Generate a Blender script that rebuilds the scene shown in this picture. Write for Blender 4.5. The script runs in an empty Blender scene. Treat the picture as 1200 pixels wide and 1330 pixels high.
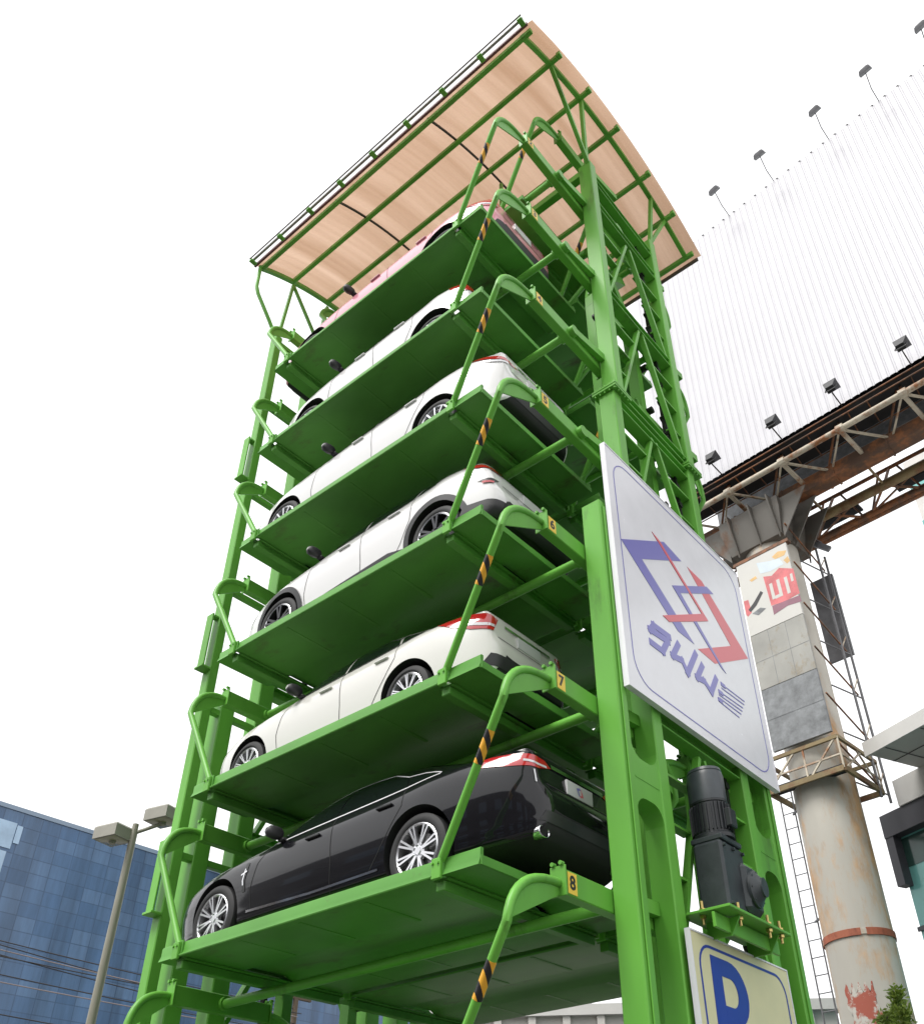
import bpy, math, random
import numpy as np
from mathutils import Vector, Matrix
from mathutils.bvhtree import BVHTree
from mathutils.geometry import delaunay_2d_cdt

random.seed(7)
scn = bpy.context.scene
C = scn.collection
GZ = -4.30                      # ground level (z = 0 is the lowest loaded pallet)
PITCH = 1.82

# ------------------------------------------------------------------ helpers
class MB:
    def __init__(s): s.v = []; s.f = []; s.m = []; s.sm = []
    def add(s, vs, fs, mi=0, smooth=False):
        o = len(s.v); s.v += [tuple(p) for p in vs]
        for f in fs: s.f.append([i+o for i in f]); s.m.append(mi); s.sm.append(smooth)
        return s
    def box(s, a, b, mi=0):
        (x0,y0,z0),(x1,y1,z1) = [min(p) for p in zip(a,b)], [max(p) for p in zip(a,b)]
        vs = [(x0,y0,z0),(x1,y0,z0),(x1,y1,z0),(x0,y1,z0),(x0,y0,z1),(x1,y0,z1),(x1,y1,z1),(x0,y1,z1)]
        return s.add(vs, [(0,3,2,1),(4,5,6,7),(0,1,5,4),(1,2,6,5),(2,3,7,6),(3,0,4,7)], mi)
    def cbox(s, a, b, c=.006, mi=0):
        # box with chamfered edges
        (x0,y0,z0),(x1,y1,z1) = [min(p) for p in zip(a,b)], [max(p) for p in zip(a,b)]
        c = min(c, (x1-x0)*.3, (y1-y0)*.3, (z1-z0)*.3)
        pts = []
        X=(x0,x1);Y=(y0,y1);Z=(z0,z1)
        idx = {}
        for i in (0,1):
            for j in (0,1):
                for k in (0,1):
                    sx=c if i==0 else -c; sy=c if j==0 else -c; sz=c if k==0 else -c
                    idx[i,j,k,'x']=len(pts); pts.append((X[i],Y[j]+sy,Z[k]+sz))
                    idx[i,j,k,'y']=len(pts); pts.append((X[i]+sx,Y[j],Z[k]+sz))
                    idx[i,j,k,'z']=len(pts); pts.append((X[i]+sx,Y[j]+sy,Z[k]))
        fs=[]
        for i in (0,1):
            q=[idx[i,0,0,'x'],idx[i,1,0,'x'],idx[i,1,1,'x'],idx[i,0,1,'x']]; fs.append(q if i else q[::-1])
            q=[idx[0,i,0,'y'],idx[1,i,0,'y'],idx[1,i,1,'y'],idx[0,i,1,'y']]; fs.append(q[::-1] if i else q)
            q=[idx[0,0,i,'z'],idx[1,0,i,'z'],idx[1,1,i,'z'],idx[0,1,i,'z']]; fs.append(q if i else q[::-1])
        for j in (0,1):
            for k in (0,1):
                q=[idx[0,j,k,'y'],idx[1,j,k,'y'],idx[1,j,k,'z'],idx[0,j,k,'z']]; fs.append(q if (j+k)%2==0 and k==1 or (j,k)==(0,0) else q)
                q=[idx[j,0,k,'x'],idx[j,1,k,'x'],idx[j,1,k,'z'],idx[j,0,k,'z']]; fs.append(q)
                q=[idx[j,k,0,'x'],idx[j,k,1,'x'],idx[j,k,1,'y'],idx[j,k,0,'y']]; fs.append(q)
        for i in (0,1):
            for j in (0,1):
                for k in (0,1): fs.append([idx[i,j,k,'x'],idx[i,j,k,'y'],idx[i,j,k,'z']])
        return s.add(pts, fs, mi)
    def bar(s, p0, p1, w, h, up=(0,0,1), mi=0):
        p0=Vector(p0);p1=Vector(p1);d=(p1-p0).normalized();u=Vector(up)
        if abs(d.dot(u))>.98: u=Vector((1,0,0))
        r=d.cross(u).normalized();u=r.cross(d)
        vs=[]
        for p in (p0,p1):
            for a,b in ((-1,-1),(1,-1),(1,1),(-1,1)): vs.append(p+r*(a*w/2)+u*(b*h/2))
        return s.add(vs,[(0,3,2,1),(4,5,6,7),(0,1,5,4),(1,2,6,5),(2,3,7,6),(3,0,4,7)],mi)
    def tube(s, pts, r, n=10, mi=0, closed=False, r2=None):
        P=[Vector(p) for p in pts]; N=len(P); rings=[]
        t=(P[1]-P[0]).normalized(); u=Vector((0,0,1)) if abs(t.z)<.9 else Vector((1,0,0))
        nrm=(u-t*u.dot(t)).normalized(); vs=[]
        for i in range(N):
            if closed: t=(P[(i+1)%N]-P[i-1]).normalized()
            elif i==0: t=(P[1]-P[0]).normalized()
            elif i==N-1: t=(P[-1]-P[-2]).normalized()
            else: t=((P[i+1]-P[i]).normalized()+(P[i]-P[i-1]).normalized()).normalized()
            nrm=(nrm-t*nrm.dot(t)).normalized(); b=t.cross(nrm)
            rr=r if r2 is None else r+(r2-r)*i/(N-1)
            for k in range(n):
                a=2*math.pi*k/n; vs.append(P[i]+nrm*(rr*math.cos(a))+b*(rr*math.sin(a)))
        fs=[]
        for i in range(N if closed else N-1):
            j=(i+1)%N
            for k in range(n): fs.append((i*n+k,i*n+(k+1)%n,j*n+(k+1)%n,j*n+k))
        s.add(vs,fs,mi,True)
        if not closed: s.add([],[],mi); s.f.append([len(s.v)-N*n+k for k in range(n)][::-1]); s.m.append(mi); s.sm.append(False); s.f.append([len(s.v)-n+k for k in range(n)]); s.m.append(mi); s.sm.append(False)
        return s
    def lathe(s, prof, origin, axis='z', n=24, mi=0, smooth=True):
        # prof: (r, t) along axis
        vs=[];o=Vector(origin)
        for r,t in prof:
            for k in range(n):
                a=2*math.pi*k/n;c,sn=r*math.cos(a),r*math.sin(a)
                vs.append(o+Vector({'z':(c,sn,t),'y':(c,t,sn),'x':(t,c,sn)}[axis]))
        fs=[]
        for i in range(len(prof)-1):
            for k in range(n): fs.append((i*n+k,i*n+(k+1)%n,(i+1)*n+(k+1)%n,(i+1)*n+k))
        return s.add(vs,fs,mi,smooth)
    def cyl(s,p0,p1,r,n=14,mi=0): return s.tube([p0,p1],r,n,mi)
    def prism(s, poly, fn, t0, t1, mi=0):
        # poly: 2d outline; fn(a,b,t)->xyz ; extruded t0..t1
        n=len(poly); vs=[fn(a,b,t0) for a,b in poly]+[fn(a,b,t1) for a,b in poly]
        fs=[list(range(n))[::-1],list(range(n,2*n))]+[(i,(i+1)%n,n+(i+1)%n,n+i) for i in range(n)]
        return s.add(vs,fs,mi)
    def build(s, name, mats, parent=None, fix=True, sharp=35, smooth=None):
        me=bpy.data.meshes.new(name)
        off=Vector((0,0,0))
        p=parent
        while p is not None: off+=p.location; p=p.parent
        me.from_pydata([tuple(Vector(v)-off) for v in s.v],[],s.f)
        if not isinstance(mats,(list,tuple)): mats=[mats]
        for m in mats: me.materials.append(m)
        me.polygons.foreach_set('material_index',s.m)
        me.polygons.foreach_set('use_smooth',[True]*len(s.m) if smooth else s.sm)
        me.validate()
        if fix:
            import bmesh
            bm=bmesh.new();bm.from_mesh(me);bmesh.ops.recalc_face_normals(bm,faces=bm.faces);bm.to_mesh(me);bm.free()
        me.update()
        if sharp: me.set_sharp_from_angle(angle=math.radians(sharp))
        o=bpy.data.objects.new(name,me);C.objects.link(o)
        if parent is not None: o.parent=parent
        return o

def tag(o,label=None,cat=None,group=None,kind=None):
    if label: o['label']=label
    if cat: o['category']=cat
    if group: o['group']=group
    if kind: o['kind']=kind
    return o
def thing(name,loc,label,cat,group=None):
    o=bpy.data.objects.new(name,None);C.objects.link(o);o.location=loc;o.empty_display_size=.2
    return tag(o,label,cat,group)
def copy_tree(o,parent=None,loc=None):
    c=o.copy();C.objects.link(c)
    if parent is not None: c.parent=parent
    if loc is not None: c.location=loc
    for ch in list(o.children): copy_tree(ch,c)
    return c

# ------------------------------------------------------------------ materials
def mat(name,col,rough=.5,metal=0,coat=0,var=0,vscale=3,spec=.5,bump=0,bscale=30,coat_rough=.05,streak=None):
    m=bpy.data.materials.new(name);m.use_nodes=True;nt=m.node_tree;b=nt.nodes['Principled BSDF']
    b.inputs['Base Color'].default_value=(*col,1);b.inputs['Roughness'].default_value=rough;b.inputs['Metallic'].default_value=metal
    b.inputs['Coat Weight'].default_value=coat;b.inputs['Coat Roughness'].default_value=coat_rough;b.inputs['Specular IOR Level'].default_value=spec
    N=nt.nodes.new;Lk=nt.links.new
    if var or bump or streak:
        tc=N('ShaderNodeTexCoord')
    if var:
        nz=N('ShaderNodeTexNoise');nz.inputs['Scale'].default_value=vscale;nz.inputs['Detail'].default_value=6;nz.inputs['Roughness'].default_value=.65
        src=tc.outputs['Object']
        if streak:
            mp=N('ShaderNodeMapping');mp.inputs['Scale'].default_value=streak;Lk(src,mp.inputs['Vector']);src=mp.outputs['Vector']
        Lk(src,nz.inputs['Vector'])
        cr=N('ShaderNodeValToRGB');cr.color_ramp.elements[0].position=.3;cr.color_ramp.elements[1].position=.72
        cr.color_ramp.elements[0].color=(*[max(0,c*(1-var)) for c in col],1);cr.color_ramp.elements[1].color=(*[min(1,c*(1+var*.6)) for c in col],1)
        Lk(nz.outputs['Fac'],cr.inputs['Fac']);Lk(cr.outputs['Color'],b.inputs['Base Color'])
        mr=N('ShaderNodeMapRange');mr.inputs['To Min'].default_value=max(.02,rough-.1);mr.inputs['To Max'].default_value=min(1,rough+.12)
        Lk(nz.outputs['Fac'],mr.inputs['Value']);Lk(mr.outputs['Result'],b.inputs['Roughness'])
    if bump:
        n2=N('ShaderNodeTexNoise');n2.inputs['Scale'].default_value=bscale;n2.inputs['Detail'].default_value=5
        Lk(tc.outputs['Object'],n2.inputs['Vector'])
        bp=N('ShaderNodeBump');bp.inputs['Strength'].default_value=bump;bp.inputs['Distance'].default_value=.02
        Lk(n2.outputs['Fac'],bp.inputs['Height']);Lk(bp.outputs['Normal'],b.inputs['Normal'])
    return m
def rusty(name,col,rust=(.16,.06,.025),amount=.5,scale=2.5,streak=(1,1,.25),rough=.65):
    m=mat(name,col,rough);nt=m.node_tree;b=nt.nodes['Principled BSDF'];N=nt.nodes.new;Lk=nt.links.new
    tc=N('ShaderNodeTexCoord');mp=N('ShaderNodeMapping');mp.inputs['Scale'].default_value=streak;Lk(tc.outputs['Object'],mp.inputs['Vector'])
    nz=N('ShaderNodeTexNoise');nz.inputs['Scale'].default_value=scale;nz.inputs['Detail'].default_value=9;nz.inputs['Roughness'].default_value=.7;Lk(mp.outputs['Vector'],nz.inputs['Vector'])
    cr=N('ShaderNodeValToRGB');e=cr.color_ramp.elements;e[0].position=.62-.3*amount;e[0].color=(0,0,0,1);e[1].position=.74-.3*amount;e[1].color=(1,1,1,1)
    Lk(nz.outputs['Fac'],cr.inputs['Fac'])
    n2=N('ShaderNodeTexNoise');n2.inputs['Scale'].default_value=scale*4;n2.inputs['Detail'].default_value=6;Lk(tc.outputs['Object'],n2.inputs['Vector'])
    r2=N('ShaderNodeValToRGB');r2.color_ramp.elements[0].color=(*[c*.45 for c in rust],1);r2.color_ramp.elements[1].color=(*[min(1,c*1.7) for c in rust],1);Lk(n2.outputs['Fac'],r2.inputs['Fac'])
    n3=N('ShaderNodeTexNoise');n3.inputs['Scale'].default_value=scale*.7;n3.inputs['Detail'].default_value=5;Lk(mp.outputs['Vector'],n3.inputs['Vector'])
    r3=N('ShaderNodeValToRGB');r3.color_ramp.elements[0].position=.35;r3.color_ramp.elements[0].color=(*[c*.78 for c in col],1);r3.color_ramp.elements[1].position=.7;r3.color_ramp.elements[1].color=(*[min(1,c*1.1) for c in col],1);Lk(n3.outputs['Fac'],r3.inputs['Fac'])
    mx=N('ShaderNodeMix');mx.data_type='RGBA';Lk(cr.outputs['Color'],mx.inputs['Factor']);Lk(r3.outputs['Color'],mx.inputs['A']);Lk(r2.outputs['Color'],mx.inputs['B'])
    Lk(mx.outputs['Result'],b.inputs['Base Color'])
    return m
M={}
M['dark_metal']=mat('dark_greased_metal',(.02,.022,.02),.45,metal=.6,var=.3)
M['gear_grey']=mat('gearbox_grey',(.034,.042,.047),.45,var=.25,vscale=6,bump=.05,bscale=40)
M['motor_dark']=mat('motor_housing_dark',(.016,.019,.022),.4,var=.2,vscale=8)
M['motor_mid']=mat('motor_cover_grey',(.045,.054,.062),.35,var=.2,vscale=6)
M['brass']=mat('zinc_bolt',(.55,.42,.16),.35,metal=.9)
M['steel']=mat('galvanised_steel',(.55,.56,.56),.4,metal=.8,var=.2)
M['sign_white']=mat('sign_white',(.82,.81,.85),.22,var=.05,vscale=2,bump=.06,bscale=2.2)
M['sign_blue']=mat('sign_blue',(.20,.19,.52),.3)
M['sign_red']=mat('sign_red',(.72,.13,.16),.3)
M['cream']=mat('sign_cream',(.70,.66,.40),.4,var=.05)
M['p_blue']=mat('sign_deep_blue',(.012,.025,.33),.3)
M['yellow']=mat('plate_yellow',(.80,.55,.06),.4)
M['black']=mat('black_paint',(.012,.012,.012),.4)
M['rubber']=mat('tyre_rubber',(.016,.016,.017),.7,bump=.1,bscale=60)
M['rim']=mat('wheel_alloy',(.62,.62,.64),.28,metal=.9)
M['rim_dark']=mat('wheel_alloy_dark',(.05,.05,.055),.35,metal=.7)
M['chrome']=mat('chrome',(.8,.8,.82),.12,metal=1)
M['glass']=mat('tinted_glass',(.006,.008,.009),.05,spec=.6)
M['plastic']=mat('dark_plastic',(.02,.02,.022),.5,var=.15)
M['under']=mat('car_underside',(.012,.012,.013),.75,var=.3)
M['gap']=mat('panel_gap',(.01,.01,.01),.8)
M['tail_red']=mat('tail_lamp_red',(.42,.012,.016),.12,coat=1)
M['lamp_clear']=mat('lamp_clear',(.6,.6,.62),.1,coat=1)
M['plate']=mat('plate_white',(.62,.62,.62),.35)
M['disc']=mat('brake_disc',(.16,.16,.16),.4,metal=.8)
M['lamp_body']=mat('lamp_housing_beige',(.30,.29,.25),.5,var=.12,vscale=5)
M['lamp_pole']=mat('lamp_pole_paint',(.26,.25,.20),.45,var=.15,vscale=4,streak=(4,4,.5))
M['lamp_glass']=mat('lamp_lens',(.34,.33,.22),.15,coat=.6,var=.25,vscale=18)
M['flood']=mat('floodlight_black',(.016,.017,.02),.5,var=.3)
M['flood_grey']=mat('floodlight_grey',(.13,.13,.14),.45,var=.3)
M['board']=mat('white_ribbed_sheet',(.555,.55,.58),.55,var=.07,vscale=.8)
M['deck']=mat('dark_walkway',(.011,.012,.016),.7,var=.4,vscale=2)
M['rust']=rusty('rusty_brown_steel',(.10,.052,.03),(.20,.075,.026),.6,1.8,(1,1,1))
M['rust_cream']=rusty('rusty_cream_steel',(.55,.49,.39),(.24,.10,.04),.42,1.7,(1,1,1))
M['cap']=rusty('dirty_grey_steel',(.13,.12,.105),(.10,.05,.025),.35,1.2,(1,1,.6))
M['rust_ochre']=rusty('rusty_ochre_steel',(.24,.18,.085),(.13,.06,.025),.5,1.5,(1,1,1))
M['pole']=rusty('weathered_pole_paint',(.50,.475,.42),(.42,.25,.12),.42,.8,(1,1,.30))
M['pole_rust']=rusty('pole_rust_patch',(.34,.10,.05),(.22,.06,.03),.5,3,(1,1,.6))
M['sheet_grey']=rusty('weathered_sheet_metal',(.33,.325,.30),(.24,.20,.14),.28,1.6,(1,1,.8))
M['sheet_dark']=mat('stained_sheet_metal',(.21,.22,.23),.6,var=.55,vscale=3.0)
M['poster']=mat('poster_paper',(.54,.53,.50),.6,var=.05,vscale=1.5)
M['poster_red']=mat('poster_red',(.62,.16,.17),.6,var=.35,vscale=3)
M['poster_plum']=mat('poster_plum',(.26,.12,.16),.6,var=.2)
M['poster_ochre']=mat('poster_ochre',(.62,.40,.17),.6,var=.3)
M['poster_blue']=mat('poster_pale_blue',(.55,.62,.68),.6,var=.1)
M['trim_satin']=mat('window_trim_satin',(.75,.75,.77),.42,metal=.35)
M['concrete']=mat('ground_concrete',(.115,.112,.108),.85,var=.2,vscale=.4,bump=.1,bscale=8)
M['soffit']=mat('soffit_panel',(.55,.54,.52),.5,var=.06,vscale=1.5)
M['dark_frame']=mat('dark_window_frame',(.05,.05,.06),.45)
M['pale_wall']=mat('pale_render',(.55,.53,.50),.7,var=.12,vscale=.6)
M['window_blue']=mat('window_pane_blue',(.20,.27,.36),.08,spec=.6)
M['trunk']=mat('bark',(.10,.075,.05),.85,var=.3,vscale=8,bump=.3,bscale=20)
M['cable']=mat('cable_black',(.02,.018,.02),.6)
M['cable_pale']=mat('cable_weathered',(.24,.20,.20),.6)
M['maroon']=mat('gutter_maroon',(.16,.05,.05),.5,var=.2)
M['gutter']=mat('gutter_grey',(.30,.30,.28),.45,var=.2)
M['gutter_brown']=mat('gutter_brown',(.10,.075,.06),.5,var=.2)

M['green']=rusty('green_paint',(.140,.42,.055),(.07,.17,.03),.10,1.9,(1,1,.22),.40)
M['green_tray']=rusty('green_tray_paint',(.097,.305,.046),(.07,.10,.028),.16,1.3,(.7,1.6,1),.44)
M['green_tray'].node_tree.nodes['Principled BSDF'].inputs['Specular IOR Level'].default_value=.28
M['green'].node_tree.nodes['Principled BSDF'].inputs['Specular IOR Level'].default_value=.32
def car_paint(name,col,rough=.28,metal=0): return mat(name,col,rough,metal,coat=1,coat_rough=.04)
M['paint_black']=car_paint('car_paint_black',(.006,.006,.008),.25,.0);M['paint_black'].node_tree.nodes['Principled BSDF'].inputs['Specular IOR Level'].default_value=.1;M['paint_black'].node_tree.nodes['Principled BSDF'].inputs['Coat Weight'].default_value=.75
M['paint_white']=car_paint('car_paint_white',(.66,.65,.61),.3)
M['paint_pearl']=car_paint('car_paint_pearl',(.68,.67,.67),.3)
M['paint_pink']=car_paint('car_paint_pink',(.66,.25,.32),.3)

# hazard tape: diagonal bands in object space
def hazard():
    m=mat('hazard_tape',(.8,.45,.03),.45);nt=m.node_tree;b=nt.nodes['Principled BSDF'];N=nt.nodes.new;Lk=nt.links.new
    tc=N('ShaderNodeTexCoord');w=N('ShaderNodeTexWave');w.wave_type='BANDS';w.bands_direction='DIAGONAL';w.inputs['Scale'].default_value=3.6;w.inputs['Distortion'].default_value=0
    mp=N('ShaderNodeMapping');mp.inputs['Scale'].default_value=(1.2,1.2,.62);Lk(tc.outputs['Object'],mp.inputs['Vector']);Lk(mp.outputs['Vector'],w.inputs['Vector'])
    cr=N('ShaderNodeValToRGB');cr.color_ramp.interpolation='CONSTANT';e=cr.color_ramp.elements;e[0].color=(.014,.013,.014,1);e[1].position=.5;e[1].color=(.80,.40,.03,1)
    Lk(w.outputs['Fac'],cr.inputs['Fac']);Lk(cr.outputs['Color'],b.inputs['Base Color']);return m
M['hazard']=hazard()

# tan translucent roofing sheet, stained in streaks
def roofmat():
    m=bpy.data.materials.new('tan_translucent_sheet');m.use_nodes=True;nt=m.node_tree;N=nt.nodes.new;Lk=nt.links.new
    b=nt.nodes['Principled BSDF'];out=nt.nodes['Material Output'];b.inputs['Roughness'].default_value=.5
    tc=N('ShaderNodeTexCoord');mp=N('ShaderNodeMapping');mp.inputs['Scale'].default_value=(1.9,.10,.10);Lk(tc.outputs['Object'],mp.inputs['Vector'])
    nz=N('ShaderNodeTexNoise');nz.inputs['Scale'].default_value=1.1;nz.inputs['Detail'].default_value=3;nz.inputs['Roughness'].default_value=.6;Lk(mp.outputs['Vector'],nz.inputs['Vector'])
    cr=N('ShaderNodeValToRGB');e=cr.color_ramp.elements;e[0].position=.3;e[0].color=(.36,.215,.135,1);e[1].position=.7;e[1].color=(.58,.405,.305,1)
    Lk(nz.outputs['Fac'],cr.inputs['Fac']);Lk(cr.outputs['Color'],b.inputs['Base Color'])
    tr=N('ShaderNodeBsdfTranslucent');Lk(cr.outputs['Color'],tr.inputs['Color'])
    mx=N('ShaderNodeMixShader');mx.inputs['Fac'].default_value=.55;Lk(b.outputs[0],mx.inputs[1]);Lk(tr.outputs[0],mx.inputs[2]);Lk(mx.outputs[0],out.inputs['Surface'])
    return m
M['roof']=roofmat()

def leafmat(name,a,b_):
    m=bpy.data.materials.new(name);m.use_nodes=True;nt=m.node_tree;N=nt.nodes.new;Lk=nt.links.new
    b=nt.nodes['Principled BSDF'];out=nt.nodes['Material Output'];b.inputs['Roughness'].default_value=.55
    g=N('ShaderNodeNewGeometry');cr=N('ShaderNodeValToRGB');cr.color_ramp.elements[0].color=(*a,1);cr.color_ramp.elements[1].color=(*b_,1)
    Lk(g.outputs['Random Per Island'],cr.inputs['Fac']);Lk(cr.outputs['Color'],b.inputs['Base Color'])
    tr=N('ShaderNodeBsdfTranslucent');Lk(cr.outputs['Color'],tr.inputs['Color'])
    mx=N('ShaderNodeMixShader');mx.inputs['Fac'].default_value=.35;Lk(b.outputs[0],mx.inputs[1]);Lk(tr.outputs[0],mx.inputs[2]);Lk(mx.outputs[0],out.inputs['Surface'])
    return m
M['leaf']=leafmat('bright_leaves',(.11,.18,.025),(.27,.36,.055))
M['leaf_dark']=leafmat('dark_leaves',(.03,.06,.015),(.07,.12,.03))

# blue glass curtain wall: panes with slightly different tints, dim joints
def curtain():
    m=mat('blue_curtain_glass',(.03,.06,.12),.16,spec=.5);nt=m.node_tree;b=nt.nodes['Principled BSDF'];N=nt.nodes.new;Lk=nt.links.new
    tc=N('ShaderNodeTexCoord');sp=N('ShaderNodeSeparateXYZ');Lk(tc.outputs['Object'],sp.inputs[0])
    cb=N('ShaderNodeCombineXYZ');Lk(sp.outputs['Y'],cb.inputs['X']);Lk(sp.outputs['Z'],cb.inputs['Y'])
    br=N('ShaderNodeTexBrick');br.offset=0;br.inputs['Scale'].default_value=1;br.inputs['Brick Width'].default_value=1.2;br.inputs['Row Height'].default_value=.85;br.inputs['Mortar Size'].default_value=.03;br.inputs['Mortar Smooth'].default_value=.1
    br.inputs['Color1'].default_value=(.050,.108,.21,1);br.inputs['Color2'].default_value=(.085,.155,.27,1);br.inputs['Mortar'].default_value=(.042,.085,.165,1);br.inputs['Bias'].default_value=-.1
    Lk(cb.outputs[0],br.inputs['Vector'])
    mp=N('ShaderNodeMapping');mp.inputs['Scale'].default_value=(1,.9,.10);Lk(tc.outputs['Object'],mp.inputs['Vector'])
    nz=N('ShaderNodeTexNoise');nz.inputs['Scale'].default_value=.55;nz.inputs['Detail'].default_value=7;nz.inputs['Roughness'].default_value=.7;Lk(mp.outputs['Vector'],nz.inputs['Vector'])
    mr=N('ShaderNodeMapRange');mr.inputs['From Min'].default_value=.3;mr.inputs['From Max'].default_value=.7;mr.inputs['To Min'].default_value=.55;mr.inputs['To Max'].default_value=1.5;Lk(nz.outputs['Fac'],mr.inputs['Value'])
    mm=N('ShaderNodeVectorMath');mm.operation='SCALE';Lk(br.outputs['Color'],mm.inputs[0]);Lk(mr.outputs['Result'],mm.inputs['Scale']);Lk(mm.outputs[0],b.inputs['Base Color'])
    return m
M['curtain']=curtain()
M['curtain_pale']=mat('pale_blue_pane',(.36,.50,.66),.15,var=.25,vscale=.6)
M['teal']=mat('teal_glass',(.16,.42,.40),.12,var=.15,vscale=.4)
M['teal_shade']=mat('teal_glass_painted_shade',(.03,.075,.065),.12)  # same teal glass with shade put into its colour

# ------------------------------------------------------------------ camera, light, sky
CAM=(8.5424,-5.3638,-2.6619);yaw,pit,rol=2.2447,.6085,-.0171
f=Vector((math.cos(pit)*math.cos(yaw),math.cos(pit)*math.sin(yaw),math.sin(pit)))
r=Vector((math.sin(yaw),-math.cos(yaw),0));u=r.cross(f)
r2=r*math.cos(rol)+u*math.sin(rol);u2=r2.cross(f)
cd=bpy.data.cameras.new('camera');cam=bpy.data.objects.new('camera',cd);C.objects.link(cam);scn.camera=cam
cam.matrix_world=Matrix(((r2.x,u2.x,-f.x,CAM[0]),(r2.y,u2.y,-f.y,CAM[1]),(r2.z,u2.z,-f.z,CAM[2]),(0,0,0,1)))
cd.sensor_fit='VERTICAL';cd.sensor_height=36;cd.lens=1194.653/1330*36
cd.shift_x=-56.726/1330;cd.shift_y=141.778/1330;cd.clip_end=2000;cd.clip_start=.05

SUN_EL,SUN_AZ=math.radians(56),math.radians(-97)      # azimuth of the sun from +X, counter-clockwise
sd=bpy.data.lights.new('sun','SUN');so=bpy.data.objects.new('sun',sd);C.objects.link(so)
sdir=Vector((math.cos(SUN_EL)*math.cos(SUN_AZ),math.cos(SUN_EL)*math.sin(SUN_AZ),math.sin(SUN_EL)))
so.rotation_euler=sdir.to_track_quat('Z','Y').to_euler();so.location=sdir*60
sd.energy=2.4;sd.angle=math.radians(26);sd.color=(1,.97,.92)
w=bpy.data.worlds.new('World');scn.world=w;w.use_nodes=True;nt=w.node_tree
bg=nt.nodes['Background'];sky=nt.nodes.new('ShaderNodeTexSky');sky.sky_type='NISHITA';sky.sun_disc=False
sky.sun_elevation=SUN_EL;sky.sun_rotation=math.pi/2-SUN_AZ;sky.air_density=1;sky.dust_density=6;sky.ozone_density=1
bw=nt.nodes.new('ShaderNodeRGBToBW');nt.links.new(sky.outputs[0],bw.inputs[0])
mr=nt.nodes.new('ShaderNodeMapRange');mr.inputs['From Max'].default_value=30;mr.inputs['To Min'].default_value=9;mr.inputs['To Max'].default_value=17;nt.links.new(bw.outputs[0],mr.inputs['Value'])
tint=nt.nodes.new('ShaderNodeVectorMath');tint.operation='SCALE';tint.inputs[0].default_value=(.985,.99,1.0);nt.links.new(mr.outputs['Result'],tint.inputs['Scale'])
nt.links.new(tint.outputs[0],bg.inputs['Color']);bg.inputs['Strength'].default_value=.12
vs=scn.view_settings;vs.view_transform='Standard';vs.look='None';vs.exposure=.38;vs.gamma=1;vs.use_curve_mapping=False
scn.cycles.max_bounces=8;scn.cycles.use_denoising=True

# ------------------------------------------------------------------ ground
g=MB();S=900;g.add([(-S,-S,GZ),(S,-S,GZ),(S,S,GZ),(-S,S,GZ)],[(0,1,2,3)])
tag(g.build('ground',M['concrete']),kind='structure')

# ------------------------------------------------------------------ parking tower
CY=2.50
tower=thing('parking_tower',(1.85,CY,GZ),'tall green steel rotary parking tower with curved tan roof holding stacked cars','parking tower')
GR=M['green']
def part(mb,name,m=GR,parent=tower,**k): return mb.build(name,m,parent,**k)
def post(x0,x1,y0,y1,z0,z1,cap=None):
    o=part(MB().cbox((x0,y0,z0),(x1,y1,z1),.012),'post')
    return o
XR0,XR1=4.56,4.79
# rear frame: outrigger posts and main posts
for y0,y1 in ((.95,1.12),(3.94,4.11)):
    post(XR0,XR1,y0,y1,GZ,3.98)
    m_=MB().cbox((XR1+.003,y0+.05,GZ),(XR1+.018,y1-.05,3.9),.004);part(m_,'post_strip')
for y0,y1,ya,yb in ((1.56,1.73,1.68,1.84),(3.38,3.55,3.46,3.64)):
    p=post(XR0,XR1,y0,y1,GZ,6.24)
    q=post(XR0,XR1,ya,yb,6.32,11.75)
    fl=MB().cbox((XR0-.06,min(y0,ya)-.05,6.24),(XR1+.06,max(y1,yb)+.05,6.275),.004).cbox((XR0-.06,min(y0,ya)-.05,6.285),(XR1+.06,max(y1,yb)+.05,6.32),.004)
    for k in range(5):
        fl.cyl((XR1+.04,min(y0,ya)-.02+k*.07,6.21),(XR1+.04,min(y0,ya)-.02+k*.07,6.35),.012,6)
        fl.cyl((XR0-.02+k*.07,min(y0,ya)-.03,6.21),(XR0-.02+k*.07,min(y0,ya)-.03,6.35),.012,6)
    fl.build('flange',GR,p)
# web plates with rounded openings between outrigger and main post
def web(ya,yb,x0,x1,z0,z1,opens):
    # vertical strip in Y-Z with rounded rectangular openings, built as outline pieces
    out=[]
    zs=[z0]+[v for o in opens for v in o]+[z1]
    for i in range(0,len(zs),2):
        a,b=zs[i],zs[i+1]
        rr=.16
        poly=[]
        top_open=(i+1<len(zs)-1);bot_open=(i>0)
        if bot_open:   # opening below: corners rounded
            poly+=[(ya,a-rr)]+[(ya+rr-rr*math.cos(t),a-rr+rr*math.sin(t)) for t in np.linspace(0,math.pi/2,6)][1:]+[(yb-rr+rr*math.sin(t),a-rr+rr*math.cos(t)) for t in np.linspace(0,math.pi/2,6)]
        else: poly+=[(ya,a),(yb,a)]
        if top_open:
            poly+=[(yb-rr+rr*math.cos(t),b+rr-rr*math.sin(t)) for t in np.linspace(0,math.pi/2,6)]+[(ya+rr-rr*math.sin(t),b+rr-rr*math.cos(t)) for t in np.linspace(0,math.pi/2,6)]
        else: poly+=[(yb,b),(ya,b)]
        cl=[]
        for p_ in poly:
            if not cl or (abs(cl[-1][0]-p_[0])+abs(cl[-1][1]-p_[1]))>1e-4: cl.append(p_)
        out.append(MB().prism(cl,lambda a_,b_,t:(t,a_,b_),x0,x1))
    return out
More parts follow.
